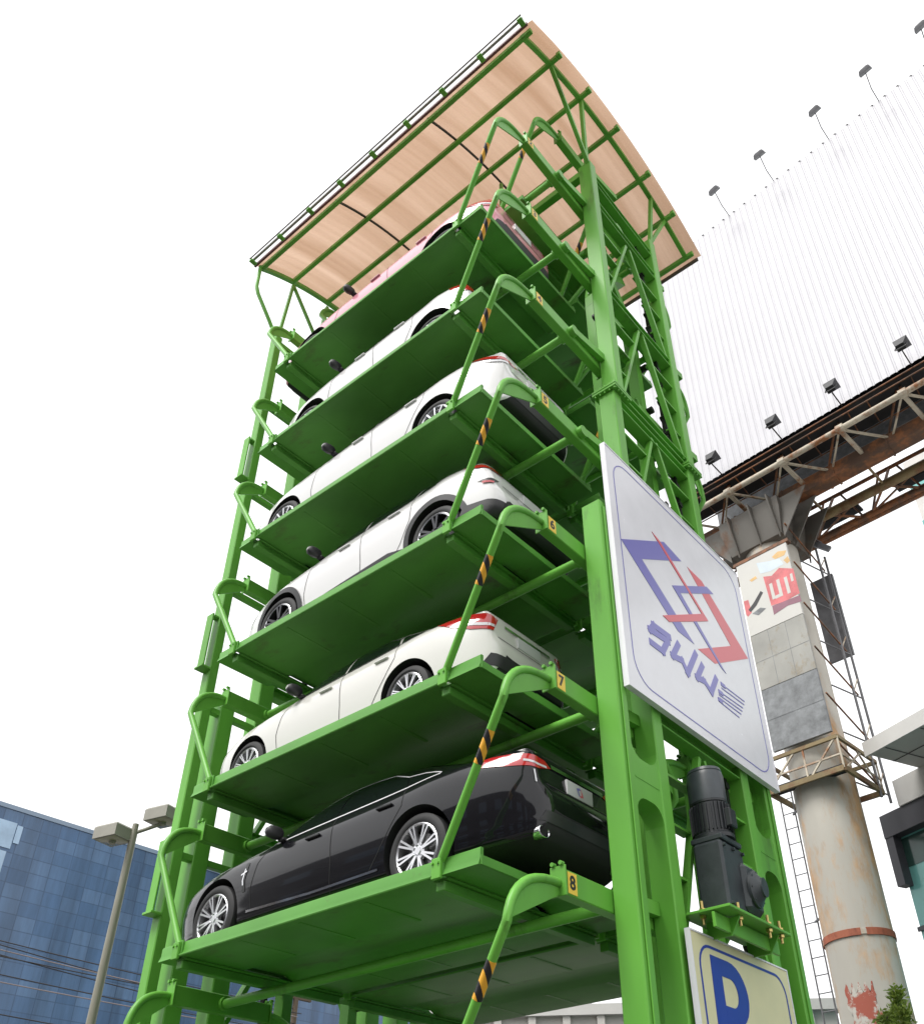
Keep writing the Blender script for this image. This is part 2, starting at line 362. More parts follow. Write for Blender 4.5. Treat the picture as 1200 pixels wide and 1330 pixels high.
for ya,yb in ((1.1205,1.5595),(3.5505,3.9395)):
    for wp in web(ya,yb,XR0+.02,XR1-.012,GZ,3.9,[(-3.9,-2.1),(-1.75,.66),(1.04,3.5)]): part(wp,'web_plate')
    part(MB().box((XR1-.012,ya+.02,.83),(XR1-.008,yb-.02,.845)),'weld_seam')
# horizontal beams of the rear face, inverted-V braces, rungs
def ibeam(x,y0,y1,z,w=.16,h=.16,name='beam'):
    mb=MB().cbox((x-w/2,y0,z+h/2-.018),(x+w/2,y1,z+h/2),.004).cbox((x-w/2,y0,z-h/2),(x+w/2,y1,z-h/2+.018),.004).box((x-.01,y0,z-h/2+.018),(x+.01,y1,z+h/2-.018))
    return part(mb,name)
XB=4.69
bays=[(-3.2,-.9),(-.45,1.62),(1.80,4.10),(4.10,6.22),(6.36,8.52),(8.52,10.62)]
def inner(z): return (1.7305,3.3795) if z<6.24 else (1.8405,3.4595)
for z in (-.62,1.68,4.10,6.14,6.42,8.52,10.70,11.35):
    ya,yb=inner(z);ibeam(XB,ya,yb,z)
for zb,zt in bays:
    ya,yb=inner((zb+zt)/2);ym=(ya+yb)/2
    for s in (-1,1):
        p0=(XB+.03,ym+s*.05,zt-.09);p1=(XB+.03,(ya if s<0 else yb)-s*.05,zb+.10)
        part(MB().bar(p0,p1,.05,.075,up=(1,0,0)),'brace')
        for k in range(3):
            t=.25+.24*k;z=zt+(zb-zt)*t;ye=p0[1]+(p1[1]-p0[1])*t
            yo=ya if s<0 else yb
            part(MB().box((XB-.05,min(yo,ye),z-.012),(XB+.05,max(yo,ye),z+.012)),'rung')
            # stiffener web behind the rung
# guide rails (curved inner tracks for the chain) on the rear and front frame
def guide(x,side,y0,top=10.0,bot=-2.6):
    # vertical rail that bends inward at the top
    pts=[(x,y0,bot),(x,y0,top-1.3)]
    for t in np.linspace(0,1,9)[1:]: pts.append((x,y0+side*(.95*(t**2)),top-1.3+1.9*t-.3*t*t))
    mb=MB()
    for a,b in zip(pts,pts[1:]): mb.bar(a,b,.14,.16,up=(1,0,0))
    o=part(mb,'guide_rail')
    z=bot+.8
    while z<top-1.3:
        MB().cyl((x+.05,y0-side*.09,z),(x+.16,y0-side*.09,z),.055,10).build('roller',M['dark_metal'],o);z+=.92
for x in (4.36,-.86):
    guide(x,1,2.02);guide(x,-1,3.06)
# drive chains and sprockets
for x in (4.62,-.98):
    loop=[]
    Rr=.72;cz=10.95;cb=-2.2
    for t in np.linspace(0,math.pi,13): loop.append((x,CY+.04+Rr*math.cos(t),cz+Rr*math.sin(t)))
    for z in np.linspace(cz,cb,40)[1:-1]: loop.append((x,CY+.04-Rr,z))
    for t in np.linspace(math.pi,2*math.pi,13): loop.append((x,CY+.04+Rr*math.cos(t),cb+Rr*math.sin(t)))
    for z in np.linspace(cb,cz,40)[1:-1]: loop.append((x,CY+.04+Rr,z))
    mb=MB()
    for a,b in zip(loop,loop[1:]+loop[:1]):
        a=Vector(a);b=Vector(b);mb.bar(a+(b-a)*.06,b-(b-a)*.06,.05,.07,up=(1,0,0))
        mb.cyl((x-.05,a.y,a.z),(x+.05,a.y,a.z),.045,8)
    part(mb,'drive_chain',M['dark_metal'])
    for zc in (cz,cb):
        prof=[]
        for k in range(48):
            a=2*math.pi*k/48;rr=.66 if k%4<2 else .60;prof.append((rr*math.cos(a),rr*math.sin(a)))
        part(MB().prism(prof,lambda a_,b_,t:(t,CY+.04+a_,zc+b_),x-.02,x+.02).cyl((x-.09,CY+.04,zc),(x+.09,CY+.04,zc),.12,16),'sprocket',GR)
# longitudinal ties between the two frames (main shaft, top beams)
part(MB().cyl((-.9,CY+.04,10.95),(4.55,CY+.04,10.95),.07,14),'drive_shaft')
for y in (1.76,3.55):
    part(MB().cbox((-1.12,y-.06,11.55),(4.56,y+.06,11.69),.006),'beam')
# front frame
XF0,XF1=-1.36,-1.12
for s,yo in ((1,0),(-1,2*CY+.04)):
    Y=lambda y:yo+s*y
    post(-1.26,-1.10,Y(.33),Y(.47),GZ,10.95)
    post(-1.42,-1.12,Y(.62),Y(.84),GZ,3.55)
    post(XF0,XF1,Y(1.18),Y(1.42),GZ,11.75)
    # splice channels beside the slim post
    for z in (-3.0,.66,3.95,7.43):
        part(MB().cbox((-1.24,Y(.215),z),(-1.10,Y(.24),z+.85),.004).cbox((-1.26,Y(.19),z-.03),(-1.08,Y(.33),z),.004).cbox((-1.22,Y(.255),z+.82),(-1.12,Y(.33),z+.85),.003),'splice_channel')
    for z in (-2.2,1.35,3.35,5.3,7.2,9.2,10.8):
        part(MB().cbox((-1.22,Y(.47),z),(-1.13,Y(1.18),z+.08),.005),'beam')
for z in (-.62,1.9,4.1,6.3,8.5,10.7,11.45):
    ibeam(-1.24,1.42,3.62,z)
for zb,zt in bays:
    for s in (-1,1): part(MB().bar((-1.24,CY+.02+s*.05,zt-.09),(-1.24,CY+.02+s*1.04,zb+.1),.06,.10,up=(1,0,0)),'brace')
# roof ------------------------------------------------------------
RX0,RX1=-1.34,5.0
RY0,RY1=-.17,4.84
RC=(RY0+RY1)/2;RISE=.72
half=(RY1-RY0)/2;RAD=(half*half+RISE*RISE)/(2*RISE)
ZE=12.58
def rz(y): return ZE+math.sqrt(max(0,RAD*RAD-(y-RC)**2))-(RAD-RISE)
sheet=MB();nx=96;ny=40
vs_=[];fs_=[]
for i in range(nx+1):
    x=RX0-.04+(RX1-RX0+.16)*i/nx
    for j in range(ny+1):
        y=RY0-.03+(RY1-RY0+.10)*j/ny
        vs_.append((x,y,rz(min(max(y,RY0),RY1))+.045+(.018 if i%2 else 0)+(-.02*max(0,y-RY1)/.07)))
for i in range(nx):
    for j in range(ny):
        a=i*(ny+1)+j;fs_.append((a,a+1,a+ny+2,a+ny+1))
sheet.add(vs_,fs_,0,False)
roof=sheet.build('roof',M['roof'],tower,fix=False,sharp=0)
for x in (RX1-.12,RX0+.03):
    pts=[(x,y,rz(y)-.035) for y in np.linspace(RY0+.04,RY1-.04,25)]
    mb=MB()
    for a,b in zip(pts,pts[1:]): mb.bar(a,b,.075,.075,up=(1,0,0))
    mb.build('arch',GR,roof)
for x in (.72,2.92):
    pts=[(x,y,rz(y)+.02) for y in np.linspace(RY0+.04,RY1-.04,25)]
    mb=MB()
    for a,b in zip(pts,pts[1:]): mb.bar(a,b,.035,.03,up=(1,0,0))
    mb.build('sheet_joint',M['black'],roof)
for y in (-.10,.58,1.42,2.28,3.26,4.06,4.76):
    z=rz(y)-.03
    MB().cbox((RX0,y-.035,z-.045),(RX1+.03,y+.035,z+.045),.005).build('purlin',GR,roof)
    if 0<y<4.5: MB().cbox((RX1+.03,y-.045,z-.03),(RX1+.10,y+.045,z+.06),.005).build('purlin_end',GR,roof)
# gutters on both long edges
def gutter(y,s,m):
    mb=MB();z=ZE-.02
    mb.cbox((RX0-.02,y+s*.02,z-.035),(RX1+.05,y+s*.06,z+.035),.004)
    return mb.build('gutter',m,roof)
gutter(RY0-.02,-1,M['maroon']);gutter(RY1+.02,1,M['gutter_brown'])
mb=MB().tube([(RX0,RY0-.20,ZE+.02),(RX1+.04,RY0-.20,ZE+.02)],.012,8)
mb.build('edge_rail',M['gutter_brown'],roof)
mb=MB()
mb.cbox((RX0-.02,RY0-.165,ZE-.0),(RX1+.03,RY0-.125,ZE+.045),.004)
mb.build('edge_trim',M['gutter'],roof)
for i in range(9):
    x=RX0+.05+(RX1-RX0-.05)*i/8
    MB().cbox((x-.04,RY0-.21,ZE-.08),(x+.04,RY0-.08,ZE-.045),.004).build('gutter_bracket',GR,roof)
# roof struts
def strut(a,b,w=.06): MB().bar(a,b,w,w,up=(1,0,0)).build('roof_strut',GR,roof)
for (y0,ya,yb_) in ((1.72,.60,1.46),(3.56,3.62,4.06)):
    strut((4.74,y0,11.70),(RX1-.12,ya,rz(ya)-.06));strut((4.70,y0,11.70),(RX1-.12,yb_,rz(yb_)-.06))
for s,yo in ((1,0),(-1,2*CY+.04)):
    Y=lambda y:yo+s*y
    mb=MB().tube([(-1.18,Y(.40),10.9),(-1.19,Y(.18),11.25),(-1.22,Y(-.12),11.72),(-1.24,Y(-.17),11.9),(-1.26,Y(-.17),12.52)],.035,8);mb.build('roof_strut',GR,roof)
    strut((-1.2,Y(.42),10.9),(-1.28,Y(.58),12.78),.05);strut((-1.22,Y(1.3),11.7),(-1.28,Y(.58),12.8),.05)
    strut((-1.24,Y(1.3),11.7),(-1.29,Y(1.42),13.0),.06)
for x in (.72,2.92):
    for y in (1.76,3.55): strut((x,y,11.69),(x,y,rz(y)-.03),.05)
# drive motor on its shelf, in the middle of the rear face
motor=thing('drive_motor',(4.95,2.3,-.22),None,None);motor.parent=tower;motor.location=Vector((4.95,2.3,-.22))-tower.location
for k in ('label','category'):
    if k in motor: del motor[k]
mx,my=4.98,2.14
mb=MB().cbox((mx-.20,my-.32,-.20),(mx+.14,my+.28,.50),.03)
mb.cbox((mx-.16,my+.10,-.16),(mx+.20,my+.52,.34),.05)
mb.build('gearbox',M['gear_grey'],motor)
mb=MB().lathe([(.0,.0),(.19,.0),(.19,.03),(.15,.05),(.10,.10),(.10,.12),(0,.12)],(mx+.20,my+.30,.08),'x',24)
mb.build('gearbox_cover',M['gear_grey'],motor)
mb=MB()
for k in range(8):
    a=k*math.pi/4;mb.cyl((mx+.20,my+.30+.165*math.cos(a),.08+.165*math.sin(a)),(mx+.245,my+.30+.165*math.cos(a),.08+.165*math.sin(a)),.014,6)
for (a,b) in ((-.27,.44),(-.02,.44),(.23,.44),(-.27,-.14)): mb.cyl((mx+.14,my+a,b),(mx+.17,my+a,b),.02,6)
mb.build('bolt',M['gear_grey'],motor)
MB().cbox((mx-.22,my-.30,.502),(mx+.15,my+.26,.56),.01).build('mount_flange',M['gear_grey'],motor)
prof=[(0,.56),(.235,.56),(.235,.60),(.205,.62),(.205,.94),(.215,.95),(.215,.97),(0,.97)]
hb=MB().lathe(prof,(mx-.05,my-.04,0),'z',32)
for k in range(28):
    a=2*math.pi*k/28;c_,s_=math.cos(a),math.sin(a)
    hb.bar((mx-.05+.215*c_,my-.04+.215*s_,.64),(mx-.05+.215*c_,my-.04+.215*s_,.93),.012,.03,up=(c_,s_,0))
hb.cbox((mx+.12,my-.12,.66),(mx+.22,my+.06,.86),.012)
hb.build('motor_housing',M['motor_dark'],motor)
MB().lathe([(.215,.972),(.215,1.25),(.20,1.30),(.205,1.31),(.19,1.345),(.06,1.36),(0,1.36)],(mx-.05,my-.04,0),'z',32).build('fan_cover',M['motor_mid'],motor)
# slim the unit about its axis
for ch in motor.children:
    for v in ch.data.vertices:
        v.co.y=(v.co.y-(2.10-2.3))*.70+(2.16-2.3);v.co.x=(v.co.x-.03)*.85+.03;v.co.z=v.co.z*.9-.0 if v.co.z>0 else v.co.z
sh=MB().cbox((4.72,1.735,-.26),(5.20,2.92,-.235),.004).cbox((5.02,1.74,-.40),(5.05,2.95,-.27),.004)
sh.prism([(4.83,-.42),(4.83,-.27),(5.15,-.27),(5.05,-.42)],lambda a,b,t:(a,t,b),2.0,2.02).prism([(4.83,-.42),(4.83,-.27),(5.15,-.27),(5.05,-.42)],lambda a,b,t:(a,t,b),2.75,2.77)
sh.build('motor_shelf',GR,motor)
for (x,y) in ((5.12,2.06),(5.15,2.56),(5.15,2.80),(4.9,1.82)):
    MB().cyl((x,y,-.34),(x,y,-.14),.014,8).cyl((x,y,-.232),(x,y,-.205),.03,6).cyl((x,y,-.29),(x,y,-.265),.03,6).build('anchor_bolt',M['brass'],motor)

# ------------------------------------------------------------------ signs on the tower
def yz(x): return lambda a,b,t:(x+t,a,b)
def rrect(y0,z0,y1,z1,r,n=7):
    out=[]
    for cx,cz,a0 in ((y1-r,z1-r,0),(y0+r,z1-r,90),(y0+r,z0+r,180),(y1-r,z0+r,270)):
        for k in range(n): a=math.radians(a0+90*k/(n-1));out.append((cx+r*math.cos(a),cz+r*math.sin(a)))
    return out
def ring(mb,y0,z0,y1,z1,r,wd,x,t):
    A=rrect(y0,z0,y1,z1,r);B=rrect(y0+wd,z0+wd,y1-wd,z1-wd,r-wd);n=len(A)
    for i in range(n):
        j=(i+1)%n
        mb.prism([A[i],A[j],B[j],B[i]],yz(x),0,t)
    return mb
SX=4.87
sign=thing('company_sign',(SX-.03,2.6,1.70),'large white square sign with blue and red angular emblem on the green tower','sign')
MB().cbox((SX-.05,1.05,1.70),(SX,4.16,4.82),.006).build('panel',M['sign_white'],sign)
fr=MB()
for a,b in (((SX-.055,1.035,1.685),(SX+.006,1.05,4.835)),((SX-.055,4.16,1.685),(SX+.006,4.175,4.835)),((SX-.055,1.05,1.685),(SX+.006,4.16,1.70)),((SX-.055,1.05,4.82),(SX+.006,4.16,4.835))): fr.box(a,b)
fr.build('frame',M['sign_white'],sign)
ring(MB(),1.17,1.80,4.05,4.72,.30,.014,SX+.001,.002).build('border_line',M['sign_blue'],sign)
LG={'blue_big': [(1.182, 3.519), (2.161, 4.103), (2.546, 4.053), (1.582, 3.497), (2.545, 2.888), (2.196, 2.88)], 'red_small': [(1.896, 4.084), (2.067, 4.044), (3.015, 3.444), (2.017, 2.906), (1.888, 2.921), (2.87, 3.471)], 'blue_small': [(2.211, 3.505), (3.133, 4.018), (3.298, 4.0), (2.393, 3.503), (3.264, 2.842), (3.146, 2.874)], 'red_big': [(2.68, 4.053), (3.026, 4.04), (4.009, 3.411), (3.01, 2.856), (2.62, 2.862), (3.546, 3.365)]}
LET=[[(1.962, 2.692), (1.661, 2.675), (1.573, 2.574), (1.921, 2.611), (1.784, 2.419), (1.57, 2.415)], [(2.15, 2.684), (1.993, 2.468), (2.191, 2.504), (2.278, 2.39), (2.538, 2.754)], [(2.659, 2.659), (2.493, 2.435), (2.654, 2.463), (2.788, 2.388), (2.961, 2.632)]]
LIN=[[(3.1, 2.624), (3.647, 2.643)], [(3.069, 2.566), (3.619, 2.589)], [(2.993, 2.487), (3.569, 2.523)], [(2.969, 2.436), (3.531, 2.466)], [(2.964, 2.392), (3.484, 2.407)], [(2.95, 2.343), (3.414, 2.335)]]
DOT=[(3.121, 2.624), (3.027, 2.485), (2.981, 2.364)]
MB().prism(LG['red_big'],yz(SX+.001),0,.002).build('emblem_stroke',M['sign_red'],sign)
MB().prism(LG['blue_big'],yz(SX+.001),0,.003).build('emblem_stroke',M['sign_blue'],sign)
MB().prism(LG['blue_small'],yz(SX+.001),0,.0042).build('emblem_stroke',M['sign_blue'],sign)
MB().prism(LG['red_small'],yz(SX+.001),0,.0054).build('emblem_stroke',M['sign_red'],sign)
for L_ in LET:
    mb=MB()
    for i,(a,b) in enumerate(zip(L_,L_[1:])):
        a=Vector((0,*a));b=Vector((0,*b));d=(b-a).normalized()*.045
        mb.bar((SX+.003,*(a-d).yz),(SX+.003,*(b+d).yz),.004+.0006*i,.078,up=(0,-d.z,d.y))
    mb.build('letter',M['sign_blue'],sign)
mb=MB()
for i,(a,b) in enumerate(LIN): mb.bar((SX+.003,*a),(SX+.003,*b),.003,.016,up=(0,-.1,1))
for (a,b) in DOT: mb.box((SX+.001,a-.05,b-.025),(SX+.0062,a+.05,b+.025))
mb.build('letter',M['sign_blue'],sign)
psign=thing('parking_sign',(4.84,2.5,-2.7),'cream sign with a big blue letter P and thin blue border, below the motor','sign')
PX=4.875
MB().cbox((PX-.04,1.60,-2.75),(PX,3.43,-.42),.006).build('panel',M['cream'],psign)
mb=MB()
for a,b in (((PX-.045,1.585,-2.765),(PX+.004,1.60,-.405)),((PX-.045,3.43,-2.765),(PX+.004,3.445,-.405)),((PX-.045,1.60,-.42),(PX+.004,3.43,-.405)),((PX-.045,1.60,-2.765),(PX+.004,3.43,-2.75))): mb.box(a,b)
mb.build('frame',M['sign_white'],psign)
ring(MB(),1.69,-2.66,3.34,-.49,.20,.024,PX+.001,.002).build('border_line',M['p_blue'],psign)
# letter P
bz0,bz1=-1.09,-.565;n=14
outer=[(1.89,bz1),(2.20,bz1)]+[(2.20+.305*math.sin(t),(bz0+bz1)/2+.2625*math.cos(t)) for t in np.linspace(0,math.pi,n)][1:]
outer+=[(2.085,bz0),(2.085,-1.62),(1.86,-1.62)]
zi0,zi1=-.945,-.71
innr=[(2.06,zi1),(2.20,zi1)]+[(2.20+.115*math.sin(t),(zi0+zi1)/2+(zi1-zi0)/2*math.cos(t)) for t in np.linspace(0,math.pi,n)][1:]+[(2.06,zi0)]
mb=MB()
left=[(1.89,bz1),(2.06,bz1),(2.06,-1.62),(1.86,-1.62)]
mb.prism(left,yz(PX+.001),0,.003)
mb.prism([(2.0605,bz1),(2.20,bz1),(2.20,zi1),(2.0605,zi1)],yz(PX+.001),0,.003)
mb.prism([(2.0605,bz0),(2.0605,zi0),(2.20,zi0),(2.20,bz0)],yz(PX+.001),0,.003)
ts=np.linspace(0,math.pi,n)
for a,b in zip(ts,ts[1:]):
    o_=lambda t:(2.20+.305*math.sin(t),(bz0+bz1)/2+.2625*math.cos(t));i_=lambda t:(2.20+.115*math.sin(t),(zi0+zi1)/2+(zi1-zi0)/2*math.cos(t))
    mb.prism([o_(a),o_(b),i_(b),i_(a)],yz(PX+.001),0,.003)
mb.build('letter',M['p_blue'],psign)

# ------------------------------------------------------------------ pallets with their hangers
def text_mesh(s,size):
    cu=bpy.data.curves.new('digits','FONT');cu.body=s;cu.size=size;cu.align_x='CENTER';cu.align_y='CENTER';cu.extrude=.001;cu.offset=size*.03
    o=bpy.data.objects.new('digits',cu);C.objects.link(o);dg=bpy.context.evaluated_depsgraph_get()
    me=bpy.data.meshes.new_from_object(o.evaluated_get(dg));bpy.data.objects.remove(o);return me
PXC,PYC=1.77,1.05
def make_pallet(digits=None,straight=False):
    root=thing('parking_pallet',(PXC,PYC,0),'','parking pallet','pallets of the rotary parking tower')
    GT=M['green_tray']
    # tray: folded sheet, raised hump between two wheel tracks
    prof=[(-.055,-.10),(.72,-.10),(.82,-.05),(1.28,-.05),(1.38,-.10),(2.13,-.10),(2.13,.035),(2.115,.05),(2.09,.05),(2.09,-.045),(1.40,-.045),(1.30,.0),(.80,.0),(.70,-.045),(.01,-.045),(.01,.05),(-.02,.05),(-.03,.035),(-.03,-.04)]
    # concave outline: split in convex strips
    strips=[[(-.055,-.10),(.01,-.10),(.01,.05),(-.02,.05),(-.03,.035),(-.03,-.04)],[(.01,-.10),(.72,-.10),(.70,-.045),(.01,-.045)],[(.72,-.10),(.82,-.05),(.80,0),(.70,-.045)],[(.82,-.05),(1.28,-.05),(1.30,0),(.80,0)],[(1.28,-.05),(1.38,-.10),(1.40,-.045),(1.30,0)],[(1.38,-.10),(2.09,-.10),(2.09,-.045),(1.40,-.045)],[(2.09,-.10),(2.13,-.10),(2.13,.035),(2.115,.05),(2.09,.05)]]
    n=len(prof)
    def run(x0,x1,dz=0,name='tray'):
        mb=MB();vs=[(x0,a,b+dz) for a,b in prof]+[(x1,a,b+dz) for a,b in prof]
        mb.add(vs,[(i,(i+1)%n,n+(i+1)%n,n+i) for i in range(n)])
        loc={p:i for i,p in enumerate(prof)}
        for k,x in ((0,x0),(n,x1)):
            pass
        for st in strips:
            for x,rev in ((x0,False),(x1,True)):
                mb.add([(x,a,b+dz) for a,b in st],[list(range(len(st)))[::-1] if rev else list(range(len(st)))])
        return mb
    tray=run(0.05,3.50)
    # edge rolls, underside ribs and lap joints of the sheets
    tray.tube([(.06,-.058,-.094),(3.49,-.058,-.094)],.014,8)
    for x in (.92,1.78,2.64):
        tray.box((x-.02,.02,-.1035),(x+.02,.70,-.1002)).box((x-.02,1.40,-.1035),(x+.02,2.08,-.1002))
    for x in (.62,1.32,2.06,2.78): tray.box((x-.02,.04,-.112),(x+.02,.69,-.1005)) if False else None
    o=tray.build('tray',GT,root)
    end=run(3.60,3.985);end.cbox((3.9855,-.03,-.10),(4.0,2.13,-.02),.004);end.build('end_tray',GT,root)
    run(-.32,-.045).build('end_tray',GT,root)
    # cross channels carrying the tray
    for x in (0.0,3.545):
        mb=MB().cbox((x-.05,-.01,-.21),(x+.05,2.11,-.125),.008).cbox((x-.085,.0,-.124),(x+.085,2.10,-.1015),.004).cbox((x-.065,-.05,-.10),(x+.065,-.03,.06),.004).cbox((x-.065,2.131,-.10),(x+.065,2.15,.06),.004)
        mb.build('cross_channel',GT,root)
    hb=1.545
    for end_ in (0,1):
        xb=4.5 if end_ else -.72;xf=3.555 if end_ else -.005
        sg=-1 if end_ else 1
        e0=.30 if end_ else .41
        cb=MB().cbox((xb-.055,e0,hb-.10),(xb+.055,2.1-e0,hb+.10),.008)
        cb.cbox((xb-.075,e0-.015,hb-.115),(xb+.075,e0,hb+.125),.004).cbox((xb-.075,2.1-e0,hb-.115),(xb+.075,2.115-e0,hb+.125),.004)
        for yy in (e0-.015,2.115-e0):
            for dx in (-.04,.04): cb.cyl((xb+dx,yy-.02,hb+.14),(xb+dx,yy+.02,hb+.14),.018,8)
        cbo=cb.build('crossbeam',M['green'],root)
        if digits is not None and end_:
            pl=MB().cbox((xb+.0555,.335,hb-.085),(xb+.0595,.455,hb+.085),.001).build('number_plate',M['yellow'],cbo)
            if digits:
                me=text_mesh(digits,.15);me.materials.clear();me.materials.append(M['black'])
                t=bpy.data.objects.new('number_plate_digit',me);C.objects.link(t);t.parent=cbo
                t.matrix_local=Matrix.Translation(Vector((xb+.0603,.395,hb))-root.location)@Matrix(((0,0,1),(1,0,0),(0,1,0))).to_4x4()
        # attachment arm toward the chain
        xa=xb+(.10 if end_ else -.20)
        MB().bar((xb-sg*.06,1.05,hb+.06),(xa-sg*.02,1.78,hb+.06),.07,.12).cyl((xb-sg*.13,1.05,hb),(xb+sg*.10,1.05,hb),.075,14).build('chain_arm',M['green'],root)
        for s in (0,1):
            Y=(lambda y:y) if s==0 else (lambda y:2.1-y)
            pts=[(xb,Y(.29 if end_ else .40),hb-.01)]
            ys=.29 if end_ else .40
            bo=-.05 if (straight and s) else (-.31 if end_ else -.05)
            P0=Vector((xb,Y(ys),hb-.01));P1=Vector((xb,Y(bo+.05),hb+.0));P2=Vector((xb+sg*.03,Y(bo),1.12))
            for t in np.linspace(0,1,11)[1:]: pts.append((1-t)**2*P0+2*t*(1-t)*P1+t*t*P2)
            foot=Vector((xf,Y(-.035),.0))
            pts+=[P2+(foot-P2)*t for t in (.1,.5,1)]
            tu=MB().tube(pts,.037,12)
            # gusset inside the bend
            gp=[Vector(p) for p in pts[:11]]
            gus=MB();inn=Vector((xb,Y(ys),hb-.10));k_=len(gp)
            base=[inn+(Vector((xb+sg*.03,Y(bo+.055),1.16))-inn)*(i/(k_-1)) for i in range(k_)]
            for i in range(k_-1):
                a,b,c_,d_=gp[i],gp[i+1],base[i+1],base[i];o6=Vector((.007,0,0))
                gus.add([a-o6,b-o6,c_-o6,d_-o6,a+o6,b+o6,c_+o6,d_+o6],[(0,1,2,3),(7,6,5,4),(0,4,5,1),(3,2,6,7)])
            tb=tu.build('hanger_tube',M['green'],root)
            gus.build('gusset',M['green'],tb)
            d=(foot-P2)
            if end_: MB().tube([P2+d*.20,P2+d*.40],.0390,12).build('hazard_tape',M['hazard'],tb)
            ft=MB().cbox((xf-.05,Y(-.085),-.13),(xf+.05,Y(-.05),.04),.006).cbox((xf-.045,Y(-.075),-.02),(xf+.045,Y(.0),.05),.006)
            for dx in (-.03,.03): ft.cyl((xf+dx,Y(-.10),.0),(xf+dx,Y(-.08),.0),.012,6)
            ft.build('foot_bracket',M['green'],root)
    MB().cyl((-.66,1.05,hb),(4.44,1.05,hb),.052,14).build('tie_tube',M['green'],root)
    return root
near=[(-1,'8','empty green pallet hung below the one with the black sedan, number plate 8'),
      (0,'7','green pallet under the black sedan, with number plate 7 on its hanger'),
      (1,'6','green pallet under the cream white sedan with the large red tail lamp'),
      (2,'5','green pallet under the white crossover with dark bumper cladding'),
      (3,'4','green pallet under the white saloon third from the top'),
      (4,'3','green pallet under the white hatchback just below the pink car'),
      (5,'2','green pallet under the pink car, topmost of the loaded stack')]
for k,dgt,lab in near:
    p=make_pallet(dgt);p.location=(PXC,PYC,k*PITCH);p['label']=lab
# pallets rounding the top of the loop and coming down on the far side (empty)
proto=make_pallet(None)
proto2=make_pallet(None,True)
far=[(.95,10.58,'empty green pallet hung highest under the tan roof, rounding the top of the tower'),
     (2.25,9.45,'empty green pallet at the top of the far row, just under the tan roof')]
ordn=['second','third','fourth','fifth','sixth','seventh']
for i in range(5): far.append((2.34,7.28-PITCH*i,'empty green pallet in the far row behind the loaded stack, %s from the top'%ordn[i]))
for i,(dy,z,lab) in enumerate(far):
    p=proto if i==0 else proto2 if i==1 else copy_tree(proto2)
    p.location=(PXC,PYC+dy,z);p['label']=lab

# ------------------------------------------------------------------ cars
def interp(tab):
    X=[p[0] for p in tab];Y=[p[1] for p in tab];n=len(X)
    d=[(Y[i+1]-Y[i])/(X[i+1]-X[i]) for i in range(n-1)]
    m=[d[0]]+[0 if d[i-1]*d[i]<=0 else 2*d[i-1]*d[i]/(d[i-1]+d[i]) for i in range(1,n-1)]+[d[-1]]
    def fn(x):
        if x<=X[0]: return Y[0]
        if x>=X[-1]: return Y[-1]
        i=max(k for k in range(n-1) if X[k]<=x);h=X[i+1]-X[i];t=(x-X[i])/h
        return (2*t**3-3*t*t+1)*Y[i]+(t**3-2*t*t+t)*h*m[i]+(-2*t**3+3*t*t)*Y[i+1]+(t**3-t*t)*h*m[i+1]
    return fn
SEDAN=dict(fo=.87,wb=2.909,ro=1.18,
 top=[(-.87,.56),(-.84,.63),(-.74,.71),(-.5,.80),(-.1,.89),(.35,.965),(.66,1.02),(.95,1.17),(1.25,1.33),(1.55,1.425),(1.85,1.455),(2.2,1.45),(2.6,1.395),(3.0,1.28),(3.35,1.165),(3.6,1.115),(3.85,1.095),(3.97,1.085),(4.0,1.06),(4.02,.95),(4.04,.80),(4.055,.745),(4.07,.715),(4.085,.66),(4.089,.60)],
 bot=[(-.87,.42),(-.84,.30),(-.75,.22),(-.4,.20),(0,.19),(2.9,.19),(3.4,.20),(3.75,.22),(3.98,.27),(4.05,.34),(4.08,.44),(4.089,.52)],
 plan=[(-.87,.58),(-.84,.70),(-.74,.82),(-.5,.92),(-.1,.975),(.4,.99),(1.5,1.0),(2.9,.998),(3.3,.968),(3.55,.925),(3.75,.868),(3.9,.80),(4.0,.73),(4.05,.67),(4.075,.61),(4.089,.54)],
 sh=[(-.87,.53),(-.84,.585),(-.5,.73),(0,.83),(.7,.885),(1.5,.915),(2.4,.945),(3.0,.985),(3.5,1.01),(3.85,1.02),(3.97,1.02),(4.0,.99),(4.02,.90),(4.04,.77),(4.055,.72),(4.07,.69),(4.085,.635),(4.089,.58)],
 roof=[(-.87,.50),(-.5,.62),(.3,.68),(.66,.70),(1.0,.64),(1.5,.575),(2.2,.565),(2.8,.575),(3.3,.62),(3.6,.66),(3.97,.66),(4.04,.62),(4.089,.5)])
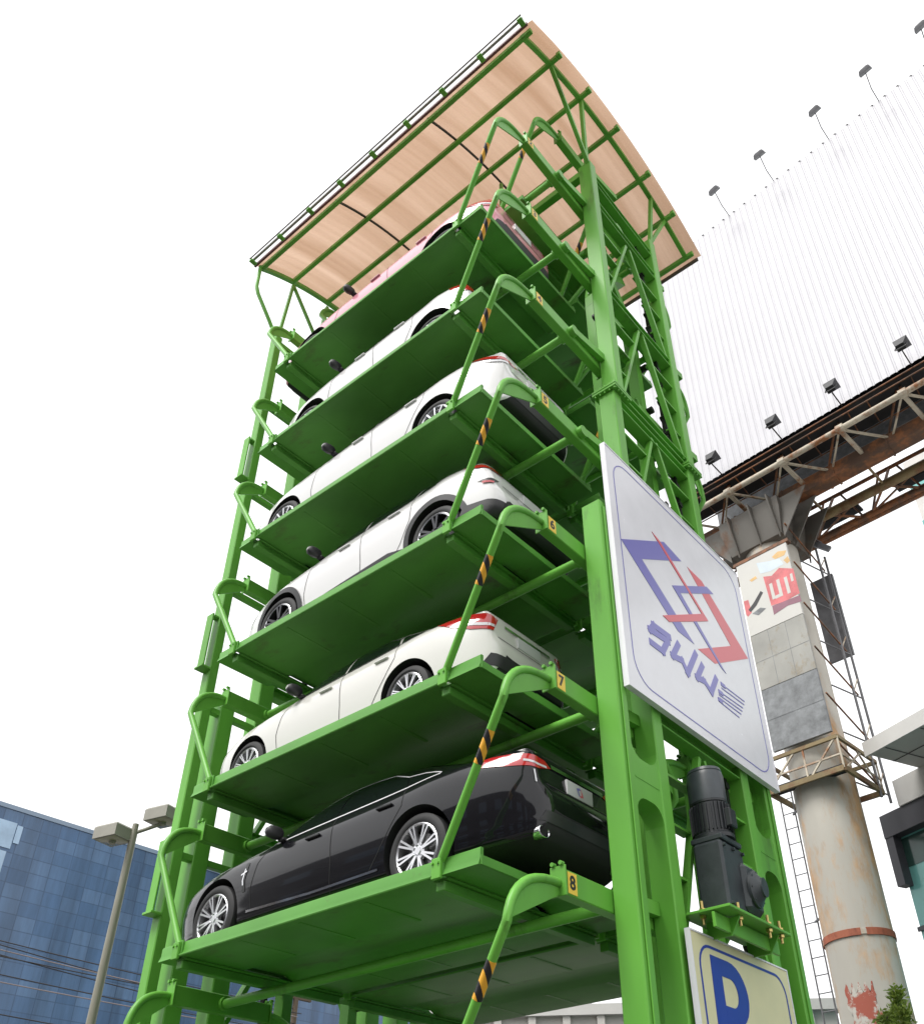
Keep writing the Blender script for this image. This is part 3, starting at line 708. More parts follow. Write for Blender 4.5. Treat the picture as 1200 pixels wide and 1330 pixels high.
HATCH=dict(fo=.86,wb=2.60,ro=.78,
 top=[(-.86,.58),(-.83,.68),(-.72,.79),(-.4,.91),(0,.99),(.40,1.06),(.75,1.26),(1.05,1.42),(1.35,1.505),(1.7,1.535),(2.2,1.525),(2.6,1.475),(2.95,1.385),(3.06,1.345),(3.12,1.27),(3.20,1.12),(3.26,1.0),(3.29,.88),(3.31,.78),(3.34,.72),(3.365,.66),(3.378,.60)],
 bot=[(-.86,.42),(-.83,.32),(-.7,.24),(0,.21),(2.6,.21),(3.0,.25),(3.2,.31),(3.33,.38),(3.37,.47),(3.378,.54)],
 plan=[(-.86,.58),(-.83,.70),(-.72,.83),(-.4,.93),(0,.98),(.5,.995),(1.5,1.0),(2.6,.998),(2.9,.96),(3.1,.90),(3.25,.84),(3.33,.77),(3.378,.66)],
 sh=[(-.86,.55),(-.83,.64),(-.4,.82),(0,.89),(.6,.945),(1.5,.98),(2.3,1.02),(2.8,1.07),(3.1,1.08),(3.2,1.05),(3.26,.95),(3.29,.84),(3.31,.75),(3.34,.69),(3.365,.63),(3.378,.57)],
 roof=[(-.86,.5),(-.4,.64),(.3,.69),(.5,.70),(.9,.64),(1.4,.59),(2.2,.58),(2.8,.57),(3.1,.57),(3.25,.62),(3.378,.5)])
def make_car(S):
    base=S['base']
    fo,wb,ro=S.get('fo',base['fo']),S['wb'],S['ro'];hw=S['hw'];hs=S.get('h',1.0);R=S['wr']
    def mx(x):
        if x<0: return x*fo/base['fo']
        if x<=base['wb']: return x*wb/base['wb']
        return wb+(x-base['wb'])*ro/base['ro']
    def imx(x):
        if x<0: return x*base['fo']/fo
        if x<=wb: return x*base['wb']/wb
        return base['wb']+(x-wb)*base['ro']/ro
    T=interp(base['top']);B=interp(base['bot']);P_=interp(base['plan']);SH=interp(base['sh']);RF=interp(base['roof'])
    root=thing('car',(S['x'],PYC+S.get('dy',.01),S['z']),S['label'],'car','cars parked on the tower pallets')
    ox,oy,oz=root.location
    # body
    xs=sorted(set([p[0] for p in base['top']]+list(np.linspace(-base['fo'],base['wb']+base['ro']*.93,84).round(4))+list(np.linspace(-base['fo'],-base['fo']+.2,9).round(4))))
    xs=[x for i,x in enumerate(xs) if i==0 or x-xs[i-1]>.004]
    rings=[]
    for x in xs:
        zt=T(x)*hs;zb=B(x);zs=min(SH(x)*hs,zt-.02);wd=hw*P_(x);rw=min(RF(x)*hw/.935,wd*.9)
        zl=lambda t:zb+t*(zs-zb);h=zt-zs;ws=wd*.945
        K=[(0,zb),(wd*.6,zb),(wd*.90,zb+.015),(wd*.952,zl(.13)),(wd*.968,zl(.24)),(wd*.987,zl(.42)),(wd,zl(.64)),(wd*.990,zl(.86)),(ws,zs),(ws+(rw-ws)*.48+.010*min(1,h/.3),zs+h*.5),(rw,zs+h*.87),(rw*.72,zs+h*.975),(0,zt)]
        pts=[]
        for i in range(len(K)-1):
            p0=K[max(i-1,0)];p1=K[i];p2=K[i+1];p3=K[min(i+2,len(K)-1)]
            if i==0: p0=(-K[1][0],K[1][1])
            if i==len(K)-2: p3=(-K[-2][0],K[-2][1])
            q=4
            for k in range(q):
                t=k/q
                c=lambda j:.5*((2*p1[j])+(-p0[j]+p2[j])*t+(2*p0[j]-5*p1[j]+4*p2[j]-p3[j])*t*t+(-p0[j]+3*p1[j]-3*p2[j]+p3[j])*t**3)
                pts.append((max(0,c(0)),c(1)))
        pts.append(K[-1])
        pts[0]=(0,zb)
        rg=[(y,z) for y,z in pts]+[(-y,z) for y,z in pts[-2:0:-1]]
        rings.append([(mx(x),-y,z) for y,z in rg])
    n=len(rings[0]);vs=[p for rg in rings for p in rg];fs=[];mi=[]
    half=(n+2)//2
    for i in range(len(rings)-1):
        for k in range(n):
            fs.append((i*n+k,i*n+(k+1)%n,(i+1)*n+(k+1)%n,(i+1)*n+k))
            kk=k if k<half-1 else n-1-k
            mi.append(1 if kk<8 else 0)
    fs.append(list(range(n))[::-1]);mi.append(0);fs.append(list(range((len(rings)-1)*n,len(rings)*n)));mi.append(0)
    bvh=BVHTree.FromPolygons([Vector(v) for v in vs],fs)
    mb=MB();mb.v=[(x+ox,y+oy,z+oz) for x,y,z in vs];mb.f=[list(f_) for f_ in fs];mb.m=mi;mb.sm=[True]*len(fs)
    body=mb.build('body',[M[S['paint']],M['under']],root,sharp=0)
    cut=MB()
    zc=R-.005
    for x in (0,wb):
        for s in (-1,1):
            cut.lathe([(0,s*(hw-.36)),(R+S.get('arch',.062),s*(hw-.36)),(R+S.get('arch',.062),s*(hw+.2)),(0,s*(hw+.2))],(x+ox,oy,zc+oz),'y',56)
    co=cut.build('cutter',M['under'],root,sharp=0)
    md=body.modifiers.new('arch','BOOLEAN');md.object=co;md.operation='DIFFERENCE';md.solver='EXACT';md.material_mode='TRANSFER'
    bpy.context.view_layer.update()
    dg=bpy.context.evaluated_depsgraph_get();me=bpy.data.meshes.new_from_object(body.evaluated_get(dg))
    body.modifiers.clear();body.data=me;me.set_sharp_from_angle(angle=math.radians(40))
    bpy.data.objects.remove(co)
    # projected patches -----------------------------------------------------
    def cast(o,d):
        h=bvh.ray_cast(Vector(o),Vector(d));return (h[0],h[1]) if h[0] is not None else (None,None)
    def frame(dirv):
        d=Vector(dirv).normalized();up=Vector((0,0,1))
        if abs(d.z)>.95: up=Vector((1,0,0))
        a=d.cross(up).normalized();b=a.cross(d).normalized();return d,a,b
    def patch(name,poly,dirv,m,off=.004,grid=.05,target=None,parent=None):
        d,a,b=frame(dirv)
        if len(poly[0])==3: poly=[(Vector(p).dot(a),Vector(p).dot(b)) for p in poly]
        xs_=[p[0] for p in poly];ys_=[p[1] for p in poly]
        pts=[];edges=[]
        for i,p in enumerate(poly):
            q=poly[(i+1)%len(poly)];L_=math.hypot(q[0]-p[0],q[1]-p[1]);k=max(1,int(L_/grid))
            for j in range(k): pts.append((p[0]+(q[0]-p[0])*j/k,p[1]+(q[1]-p[1])*j/k))
        nb=len(pts);edges=[(i,(i+1)%nb) for i in range(nb)]
        def inside(x,y):
            c=False;j=len(poly)-1
            for i in range(len(poly)):
                (x1,y1),(x2,y2)=poly[i],poly[j]
                if (y1>y)!=(y2>y) and x<(x2-x1)*(y-y1)/(y2-y1)+x1: c=not c
                j=i
            return c
        x=min(xs_)+grid/2
        while x<max(xs_):
            y=min(ys_)+grid/2
            while y<max(ys_):
                if inside(x,y) and min(math.hypot(x-p[0],y-p[1]) for p in pts[:nb])>grid*.45: pts.append((x,y))
                y+=grid
            x+=grid
        R_=delaunay_2d_cdt([Vector(p) for p in pts],edges,[list(range(nb))],1,1e-5)
        V3=[]
        for p in R_[0]:
            o=a*p[0]+b*p[1]-d*8;h,nn=cast(o,d)
            V3.append(None if h is None else h+nn*off*(1 if nn.dot(d)<0 else -1))
        fs_=[f_ for f_ in R_[2] if all(V3[i] is not None for i in f_)]
        if not fs_: return None
        used=sorted(set(i for f_ in fs_ for i in f_));mp={u_:i for i,u_ in enumerate(used)}
        mb=MB();mb.add([V3[i]+Vector((ox,oy,oz)) for i in used],[[mp[i] for i in f_] for f_ in fs_],0,True)
        return mb.build(name,m,parent or root,sharp=0)
    def strip(pts,wd,dirv,off,mb,closed=False):
        d,a,b=frame(dirv)
        if len(pts[0])==3: pts=[(Vector(p).dot(a),Vector(p).dot(b)) for p in pts]
        if closed: pts=list(pts)+[pts[0]]
        fine=[]
        for p,q in zip(pts,pts[1:]):
            k=max(1,int(math.hypot(q[0]-p[0],q[1]-p[1])/.04))
            for j in range(k): fine.append((p[0]+(q[0]-p[0])*j/k,p[1]+(q[1]-p[1])*j/k))
        fine.append(pts[-1]);prev=None
        for i,p in enumerate(fine):
            q0=fine[max(0,i-1)];q1=fine[min(len(fine)-1,i+1)];tx,ty=q1[0]-q0[0],q1[1]-q0[1];L_=math.hypot(tx,ty) or 1
            nx_,ny_=-ty/L_*wd/2,tx/L_*wd/2;row=[]
            for s in (-1,1):
                o=a*(p[0]+s*nx_)+b*(p[1]+s*ny_)-d*8;h,nn=cast(o,d)
                if h is None: row=None;break
                row.append(h+nn*off*(1 if nn.dot(d)<0 else -1)+Vector((ox,oy,oz)))
            if row and prev: mb.add([prev[0],prev[1],row[1],row[0]],[(0,1,2,3)],0,True)
            prev=row
        return mb
    X=lambda x:mx(x)
    H=hs
    is_s=base is SEDAN
    # side glass
    if is_s:
        W=[[(.88,.935),(1.76,.965),(1.76,1.335),(1.52,1.305),(1.27,1.22),(1.0,1.07)],[(1.80,.967),(2.72,1.0),(2.62,1.17),(2.35,1.295),(2.05,1.342),(1.80,1.337)],[(2.755,1.003),(3.12,1.035),(3.0,1.09),(2.84,1.14),(2.66,1.205)]]
        seams=[[(.62,.30),(.60,.5),(.68,.75),(.84,.93)],[(1.78,.22),(1.80,.5),(1.78,.96)],[(2.30,.28),(2.42,.42),(2.58,.62),(2.72,.80),(2.73,.99)]]
        hand=[(1.52,.815),(2.50,.85)]
    else:
        W=[[(.62,1.0),(1.42,1.03),(1.42,1.44),(1.22,1.42),(.98,1.30),(.76,1.13)],[(1.46,1.032),(2.22,1.07),(2.30,1.33),(2.0,1.42),(1.46,1.445)],[(2.26,1.075),(2.55,1.10),(2.62,1.24),(2.34,1.33)]]
        seams=[[(.50,.30),(.48,.5),(.54,.80),(.62,.99)],[(1.44,.24),(1.46,.5),(1.44,1.02)],[(1.98,.30),(2.10,.45),(2.24,.70),(2.26,1.05)]]
        hand=[(1.16,.88),(1.98,.93)]
    for s in (-1,1):
        dv=(0,-s,0)
        d,a,b=frame(dv)
        conv=lambda p:(Vector((X(p[0]),0,p[1]*(H if p[1]>.6 else 1))).dot(a),Vector((X(p[0]),0,p[1]*(H if p[1]>.6 else 1))).dot(b))
        for w_ in W:
            patch('side_window',[conv(p) for p in w_],dv,M['glass'],.003)
        tr=MB()
        hull=[W[0][0],W[1][1],W[2][1],W[2][2],W[2][3]] if False else None
        line=[conv(p) for p in ([W[0][0],W[0][1],W[1][0],W[1][1],W[2][0],W[2][1],W[2][2],W[2][3]]+W[1][2:][::1][1:]+[W[0][2],W[0][3],W[0][4]])]
        strip([conv((p[0],p[1]-.008)) for p in [W[0][0],W[0][1],W[1][0],W[1][1],W[2][0],W[2][1]]],.016,dv,.006,tr)
        strip([conv((p[0],p[1]+.008)) for p in [W[2][1],W[2][2],W[2][3],W[1][2],W[1][3],W[1][4],W[0][2],W[0][3],W[0][4],W[0][5]]] ,.014,dv,.006,tr)
        tr.build('window_trim',M[S['trim']],root,sharp=0)
        for sm_ in seams: strip([conv(p) for p in sm_],.008,dv,.0025,MB_ :=MB());MB_.build('panel_gap',M['gap'],root,sharp=0)
        for hx,hz in hand:
            o=Vector((X(hx),s*3,hz*H));h,nn=cast(o,(0,-s,0))
            if h is None: continue
            y=h.y
            MB().cbox((X(hx)-.10+ox,y-s*.01+oy,hz*H-.013+oz),(X(hx)+.10+ox,y+s*.030+oy,hz*H+.013+oz),.011).build('door_handle',M[S['paint']],root)
        # sill crease / chrome strip
        if S.get('sill'):
            sl=MB();strip([conv(p) for p in [(.55,.30),(1.5,.275),(2.42,.285)]],.022,dv,.007,sl);sl.build('sill_strip',M['chrome'],root,sharp=0)
        if S.get('vent'):
            vb=MB();strip([conv(p) for p in [(.50,.50),(.485,.62),(.52,.80)]],.045,dv,.005,vb);vb.build('fender_vent',M['black'],root,sharp=0)
            vb=MB();strip([conv(p) for p in [(.485,.57),(.475,.62),(.50,.74)]],.014,dv,.009,vb);strip([conv(p) for p in [(.44,.685),(.53,.71)]],.014,dv,.0095,vb);vb.build('vent_trim',M['chrome'],root,sharp=0)
        if S.get('clad'):
            for xw in (0,wb):
                cl=MB();rr=R+.085
                strip([(Vector((xw+rr*math.cos(t),0,zc+rr*math.sin(t))).dot(a),Vector((xw+rr*math.cos(t),0,zc+rr*math.sin(t))).dot(b)) for t in np.linspace(-.25,math.pi+.25,26)],.075,dv,.012,cl)
                cl.build('arch_cladding',M['plastic'],root,sharp=0)
            patch('sill_cladding',[conv(p) for p in [(.42,.235),(2.20,.235),(2.20,.33),(1.9,.40),(.6,.33)]],dv,M['plastic'],.010)
        # mirror
        mxp=S.get('mirror',.98 if is_s else .66);mz=(.985 if is_s else 1.06)*H
        h,nn=cast((X(mxp),s*3,mz-.03),(0,-s,0))
        if h is not None:
            y=h.y;mbm=MB()
            prof=[(0,0),(.04,.004),(.066,.03),(.074,.09),(.066,.15),(.035,.185),(0,.19)]
            vv=[];nn_=16
            for (rr,t) in prof:
                for k in range(nn_):
                    a_=2*math.pi*k/nn_;cx=math.cos(a_);vv.append((X(mxp)-.01+rr*(1.15 if cx<0 else .55)*cx-t*.12+ox,y+s*(.035+t)+oy,mz+rr*.95*math.sin(a_)+.015+oz))
            for i in range(len(prof)-1):
                for k in range(nn_):
                    dark=(k+.5)/nn_*2*math.pi;dark=math.cos(dark)>.15 or math.sin(dark)<-.55
                    mbm.f.append([i*nn_+k,i*nn_+(k+1)%nn_,(i+1)*nn_+(k+1)%nn_,(i+1)*nn_+k]);mbm.m.append(1 if dark else 0);mbm.sm.append(True)
            mbm.v=vv
            mo=mbm.build('mirror',[M[S.get('mirror_mat',S['paint'])],M['plastic']],root,sharp=50)
            MB().cbox((X(mxp)-.045+ox,y-s*.02+oy,mz-.06+oz),(X(mxp)+.045+ox,y+s*.07+oy,mz-.03+oz),.008).build('mirror_stalk',M['plastic'],mo)
    # rear and front glass
    if is_s:
        q=.60*hw/.935
        patch('rear_window',[(X(2.62),-q+.08,1.37*H),(X(2.62),q-.08,1.37*H),(X(3.42),q,1.15*H),(X(3.42),-q,1.15*H)],(-.45,0,-.9),M['glass'],.004)
        patch('windscreen',[(X(.74),-q-.06,1.06*H),(X(.74),q+.06,1.06*H),(X(1.44),q-.08,1.395*H),(X(1.44),-q+.08,1.395*H)],(.6,0,-.8),M['glass'],.004)
    else:
        q=.52*hw/.9
        patch('rear_window',[(X(3.10),-q+.03,1.27*H),(X(3.10),q-.03,1.27*H),(X(3.24),q+.04,1.03*H),(X(3.24),-q-.04,1.03*H)],(-1,0,-.2),M['glass'],.004)
        patch('windscreen',[(X(.5),-q-.1,1.12*H),(X(.5),q+.1,1.12*H),(X(1.22),q-.02,1.47*H),(X(1.22),-q+.02,1.47*H)],(.6,0,-.8),M['glass'],.004)
    S['rear'](root,patch,strip,X,H,hw,(ox,oy,oz),cast,is_s)
    # front lamps
    xf=-base['fo']
    for s in (-1,1):
        patch('headlight',[(X(xf+.10),s*hw*.52,.66*H),(X(xf+.16),s*hw*.74,.70*H),(X(xf+.42),s*hw*.90,.76*H),(X(xf+.28),s*hw*.84,.66*H),(X(xf+.12),s*hw*.66,.60*H)],(.75,-s*.62,-.05),M['lamp_clear'],.004)
    patch('lower_grille',[(X(xf),-.5,.30),(X(xf),.5,.30),(X(xf),.55,.46),(X(xf),-.55,.46)],(1,0,0),M['black'],.006)
    # wheels
    def wheel(x,s):
        yo=s*(hw-.022);wd=.215;yi=yo-s*wd
        wr=bpy.data.objects.new('wheel',None);C.objects.link(wr);wr.parent=root;wr.location=(x,yo-s*.1,zc);wr.empty_display_size=.1
        ri=R*S.get('rim_r',.735)
        o3=(x+ox,oy,zc+oz)
        prof=[(ri-.005,yi),(R-.03,yi),(R-.006,yi+s*.02),(R,yi+s*.05),(R,yo-s*.05),(R-.006,yo-s*.022),(R-.035,yo-s*.003),(R-.06,yo),(ri+.012,yo-s*.004),(ri-.002,yo-s*.014),(ri-.006,yo-s*.03)]
        tm=MB().lathe(prof,o3,'y',48)
        tm.build('tyre',M['rubber'],wr,sharp=30)
        rm=MB()
        rm.lathe([(ri-.001,yo-s*.012),(ri-.012,yo-s*.006),(ri-.026,yo-s*.014),(ri-.030,yo-s*.05),(ri-.04,yi+s*.03)],o3,'y',48)
        # hub
        rm.lathe([(0,yo-s*.022),(.032,yo-s*.022),(.036,yo-s*.03),(.075,yo-s*.034),(.078,yo-s*.07),(0,yo-s*.07)],o3,'y',24)
        ns,dbl,sw=S['spokes']
        for k in range(ns):
            a0=2*math.pi*k/ns+.3
            for e in ((-1,1) if dbl else (0,)):
                a1=a0+e*dbl*.55;a2=a0+e*dbl
                p0=Vector((x+ox+.055*math.cos(a1),oy+yo-s*.04,zc+oz+.055*math.sin(a1)))
                p1=Vector((x+ox+(ri-.018)*math.cos(a2),oy+yo-s*.020,zc+oz+(ri-.018)*math.sin(a2)))
                rm.bar(p0,p1,sw,.035,up=(0,1,0))
        rm.build('rim',M[S.get('rim','rim')],wr)
        bd=MB().lathe([(0,yo-s*.085),(ri*.68,yo-s*.085),(ri*.68,yo-s*.105),(0,yo-s*.105)],o3,'y',32);bd.build('brake_disc',M['disc'],wr)
        MB().lathe([(0,yo-s*.125),(ri-.045,yo-s*.125),(ri-.045,yo-s*.13),(0,yo-s*.13)],o3,'y',32).build('wheel_back',M['under'],wr)
        if S.get('rim')=='rim_dark':
            rg=MB().lathe([(ri-.001,yo-s*.0115),(ri-.012,yo-s*.0055),(ri-.024,yo-s*.0125)],o3,'y',48);
            rg.build('rim_edge',M['rim'],wr)
    for x in (0,wb):
        for s in (-1,1): wheel(x,s)
    # axle and exhaust line seen from below
    MB().cyl((wb+ox,-hw*.6+oy,zc+oz),(wb+ox,hw*.6+oy,zc+oz),.04,10).build('axle',M['under'],root)
    return root

def plate(root,X,x,yc,z,o,m_,txt,cast,w_=.36,h_=.15,mark=None):
    h,nn=cast((x+3,yc,z),(-1,0,0))
    hx=h.x+.012;ox,oy,oz=o
    p=MB().cbox((hx-.02+ox,yc-w_/2+oy,z-h_/2+oz),(hx+.006+ox,yc+w_/2+oy,z+h_/2+oz),.003).build('number_plate',M[m_],root)
    if mark:
        k=hx+.0065+ox;zz=z+oz;yy=yc+oy
        yzf=lambda a,b,t:(k+t,yy+a,zz+b)
        MB().prism([(-.055,.03),(-.005,.045),(.012,.025),(-.03,.015),(0,-.04),(-.02,-.035)],yzf,0,.001).build('plate_mark',M['sign_blue'],p)
        MB().prism([(.012,.04),(.05,-.035),(.0,-.045),(-.008,-.028),(.022,-.024)],yzf,0,.0016).build('plate_mark',M['sign_red'],p)
    return p
def rear_black(root,patch,strip,X,H,hw,o,cast,is_s):
    for s in (-1,1):
        patch('tail_light',[(X(3.52),s*hw*.93,.985),(X(3.62),s*hw*.92,.925),(X(3.88),s*hw*.87,.895),(X(4.02),s*hw*.62,.885),(X(4.03),s*hw*.44,.945),(X(4.0),s*hw*.50,1.0),(X(3.9),s*hw*.80,1.02),(X(3.7),s*hw*.9,1.02)],(-.7,-s*.71,0),M['tail_red'],.006,.03)
        st=MB();strip([(X(4.0),s*hw*.80,.945),(X(4.02),s*hw*.62,.925),(X(4.02),s*hw*.50,.935)],.022,(-.7,-s*.71,0),.010,st);st.build('tail_light_trim',M['lamp_clear'],root,sharp=0)
        ex=MB();yy=s*.56+o[1]
        ex.lathe([(.062,-.16),(.062,.0),(.056,.004),(.05,-.005),(.05,-.12),(0,-.12)],(X(4.045)+o[0],yy,.315+o[2]),'x',24)
        ex.v=[(a,yy+(b-yy)*1.25,o[2]+.315+(c-o[2]-.315)*.85) for a,b,c in ex.v]
        ex.build('exhaust_pipe',M['chrome'],root)
        MB().lathe([(0,-.1),(.052,-.1),(.052,-.102)],(X(4.045)+o[0],yy,.315+o[2]),'x',16).build('exhaust_bore',M['black'],root)
        rf=MB();strip([(X(4.05),s*hw*.69,.74),(X(4.04),s*hw*.70,.86)],.016,(-.85,-s*.5,0),.008,rf);rf.build('reflector',M['lamp_clear'],root,sharp=0)
    st=MB();strip([(X(4.02),-.40,.965),(X(4.02),.40,.965)],.04,(-1,0,0),.012,st);st.build('trunk_trim',M['chrome'],root,sharp=0)
    st=MB()
    strip([(X(4.0),-hw*.55,.76),(X(4.0),hw*.55,.76)],.008,(-1,0,0),.003,st);st.build('panel_gap',M['gap'],root,sharp=0)
    plate(root,X,X(4.0),0,.845,o,'plate','',cast,.40,.14,True)
    patch('bumper_underside',[(X(4.08),-.62,.40),(X(4.08),.62,.40),(X(4.08),.56,.50),(X(4.08),-.56,.50)],(-1,0,0),M['plastic'],.006)
def rear_sedan(plate_m='plate',tl=None,chrome=True):
    def fn(root,patch,strip,X,H,hw,o,cast,is_s):
        for s in (-1,1):
            pts=tl or [(3.40,.95,1.0),(3.60,.93,.90),(3.85,.85,.82),(4.03,.66,.81),(4.02,.56,1.0),(3.95,.68,1.035),(3.70,.88,1.04)]
            t_=patch('tail_light',[(X(a),s*hw*b,c*H) for a,b,c in pts],(-.7,-s*.71,0),M['tail_red'],.007,.03)
            st=MB();strip([(X(3.80),s*hw*.90,.895*H),(X(3.98),s*hw*.80,.875*H),(X(4.03),s*hw*.64,.88*H)],.035,(-.7,-s*.71,0),.011,st);st.build('tail_light_lens',M['lamp_clear'],root,sharp=0)
        if chrome:
            st=MB();strip([(X(4.02),-.38,.955*H),(X(4.02),.38,.955*H)],.035,(-1,0,0),.012,st);st.build('trunk_trim',M['chrome'],root,sharp=0)
        st=MB();strip([(X(4.0),-hw*.60,.75*H),(X(4.0),hw*.60,.75*H)],.008,(-1,0,0),.003,st);st.build('panel_gap',M['gap'],root,sharp=0)
        plate(root,X,X(4.0),0,.855*H,o,plate_m,'',cast,.38,.13)
        patch('bumper_underside',[(X(4.08),-.66,.36),(X(4.08),.66,.36),(X(4.08),.60,.50),(X(4.08),-.60,.50)],(-1,0,0),M['plastic'],.006)
    return fn
def rear_hatch(kind):
    def fn(root,patch,strip,X,H,hw,o,cast,is_s):
        for s in (-1,1):
            if kind=='cross':
                patch('tail_light',[(X(2.98),s*hw*.94,1.10*H),(X(3.14),s*hw*.88,1.02*H),(X(3.27),s*hw*.74,.985*H),(X(3.27),s*hw*.55,1.0*H),(X(3.2),s*hw*.60,1.06*H),(X(3.08),s*hw*.80,1.11*H)],(-.7,-s*.71,0),M['tail_red'],.01,.03)
                patch('bumper_vent',[(X(3.14),s*hw*.90,.80),(X(3.30),s*hw*.80,.74),(X(3.32),s*hw*.70,.83)],(-.7,-s*.71,0),M['black'],.008,.03)
                st=MB();strip([(X(3.2),s*hw*.86,.765),(X(3.30),s*hw*.78,.755)],.03,(-.7,-s*.71,0),.014,st);st.build('reflector',M['tail_red'],root,sharp=0)
                patch('bumper_cladding',[(X(2.96),s*hw*.97,.34),(X(3.02),s*hw*.96,.50),(X(3.26),s*hw*.83,.52),(X(3.37),s*hw*.5,.47),(X(3.37),s*hw*.02,.50),(X(3.37),s*hw*.02,.36),(X(3.3),s*hw*.66,.34)],(-.75,-s*.66,0),M['plastic'],.012,.04)
            else:
                patch('tail_light',[(X(2.94),s*hw*.93,1.06*H),(X(3.02),s*hw*.93,.90*H),(X(3.20),s*hw*.84,.86*H),(X(3.27),s*hw*.70,.88*H),(X(3.22),s*hw*.66,1.04*H),(X(3.1),s*hw*.82,1.10*H)],(-.7,-s*.71,0),M['tail_red'],.008,.03)
        st=MB();strip([(X(3.3),-hw*.62,.80*H),(X(3.3),hw*.62,.80*H)],.008,(-1,0,0),.003,st);st.build('panel_gap',M['gap'],root,sharp=0)
        plate(root,X,X(3.3),0,.87*H,o,'plate','',cast,.36,.13)
        patch('bumper_underside',[(X(3.37),-.62,.36),(X(3.37),.62,.36),(X(3.37),.58,.52),(X(3.37),-.58,.52)],(-1,0,0),M['plastic'],.016)
    return fn
def z_(k): return k*PITCH-.045
CARS=[
 dict(base=SEDAN,wb=2.909,ro=1.18,hw=.935,wr=.345,paint='paint_black',x=.185,z=z_(0),spokes=(8,.11,.019),trim='trim_satin',sill=True,vent=True,rear=rear_black,
      label='glossy black saloon with alloy wheels and red tail lamps, on the lowest loaded pallet'),
 dict(base=SEDAN,wb=2.57,ro=.98,fo=.80,hw=.865,wr=.305,h=.955,paint='paint_white',x=.17,z=z_(1),dy=.05,spokes=(10,.07,.013),trim='black',rear=rear_sedan(),
      label='cream white small sedan with large red tail lamp, directly above the black saloon'),
 dict(base=HATCH,wb=2.66,ro=.80,fo=.88,hw=.90,wr=.345,h=1.0,paint='paint_pearl',x=.46,z=z_(2),spokes=(5,.16,.03),rim='rim_dark',trim='black',clad=True,rear=rear_hatch('cross'),
      label='white crossover with dark wheel arch cladding and dark two tone wheels'),
 dict(base=SEDAN,wb=2.84,ro=.98,fo=.86,hw=.905,wr=.325,h=1.04,paint='paint_pearl',x=.21,z=z_(3),spokes=(10,0,.022),trim='black',
      rear=rear_sedan(tl=[(3.45,.945,1.01),(3.75,.905,.955),(3.97,.83,.915),(4.03,.55,.90),(4.03,.42,.93),(3.98,.66,.965),(3.8,.86,1.005),(3.6,.93,1.03)]),
      label='white saloon with slim red tail lamp, third car from the top of the stack'),
 dict(base=HATCH,wb=2.48,ro=.66,fo=.80,hw=.85,wr=.305,arch=.10,dy=-.04,h=.97,paint='paint_pearl',x=.42,z=z_(4),spokes=(8,0,.03),trim='black',rear=rear_hatch('plain'),
      label='white small hatchback directly under the pink car'),
 dict(base=SEDAN,wb=2.86,ro=.84,fo=.88,hw=.905,wr=.33,arch=.085,dy=.0,h=.95,paint='paint_pink',x=.20,z=z_(5)-.04,spokes=(8,0,.03),trim='black',mirror_mat='plastic',rear=rear_sedan(),
      label='pink saloon with black mirrors on the topmost loaded pallet under the roof'),
]
for S_ in CARS: make_car(S_)

# ------------------------------------------------------------------ billboard behind the tower
BO=Vector((1.63,15.5,0));BU=Vector((.9962,-.0872,0));BN=Vector((-.0872,-.9962,0))
def bl(u_,n_,z): return tuple(BO+BU*u_+BN*n_+Vector((0,0,z)))
bb=thing('billboard',bl(0,0,GZ),'huge blank white ribbed billboard on rusty trusses and a round pole behind the tower','billboard')
def lbox(mb,u0,u1,n0,n1,z0,z1,mi=0):
    vs=[bl(a,b,c) for c in (z0,z1) for a,b in ((u0,n0),(u1,n0),(u1,n1),(u0,n1))]
    return mb.add(vs,[(0,3,2,1),(4,5,6,7),(0,1,5,4),(1,2,6,5),(2,3,7,6),(3,0,4,7)],mi)
def lbar(mb,p,q,w_,h_): return mb.bar(bl(*p),bl(*q),w_,h_)
def ltube(mb,p,q,r_,n=10): return mb.tube([bl(*p),bl(*q)],r_,n)
U0,U1=-2.2,26
# ribbed front sheet
mb=MB();zb,zt=16.1,26.88;pitch=.21;k=0
top=[];bot=[];uu=U0
prof=[]
while uu<U1:
    prof+=[(uu,0),(uu+pitch*.62,0),(uu+pitch*.74,-.022),(uu+pitch*.88,-.022)];uu+=pitch
for (z0,z1) in ((zb,zt),):
    o_=len(prof);vs=[bl(a,1.6+b+(.006 if z0>zb else 0),z0) for a,b in prof]+[bl(a,1.6+b+(.006 if z0>zb else 0),z1) for a,b in prof]
    mb.add(vs,[(i,i+1,o_+i+1,o_+i) for i in range(o_-1)])
mb.build('panel',M['board'],bb,fix=False,sharp=0)
uu=U0+.1
while uu<U1:
    lbox(MB(),uu,uu+.07,1.575,1.615,zt-.02,zt+.022).build('edge_clip',M['flood_grey'],bb);uu+=.42
lbox(MB(),U0,U1,1.35,1.50,zt-.25,zt-.05).build('panel_rail',M['rust'],bb)
lbox(MB(),U0,U1,-1.72,-1.6,17.3,26.8).build('back_panel',M['sheet_dark'],bb)
# dark walkway under the front sheet
mb=MB();lbox(mb,U0,U1,.35,1.50,16.02,16.08)
mb.build('walkway',M['deck'],bb)
mb=MB()
for n_,z in ((1.53,16.0),(1.46,15.86),(.42,15.9)): ltube(mb,(U0,n_,z),(U1,n_,z),.022,6)
for n_,z in ((1.53,16.0),(1.46,15.86),(.42,15.9)): ltube(MB(),(U0,n_,z),(U1,n_,z),.022,6).build('walkway_rail',M['rust'],bb)
# internal frame behind the sheet: dark sheeting seen from below
mb=MB();lbox(mb,U0,U1,.9,.95,16.1,26.6);mb.build('inner_panel',M['deck'],bb)
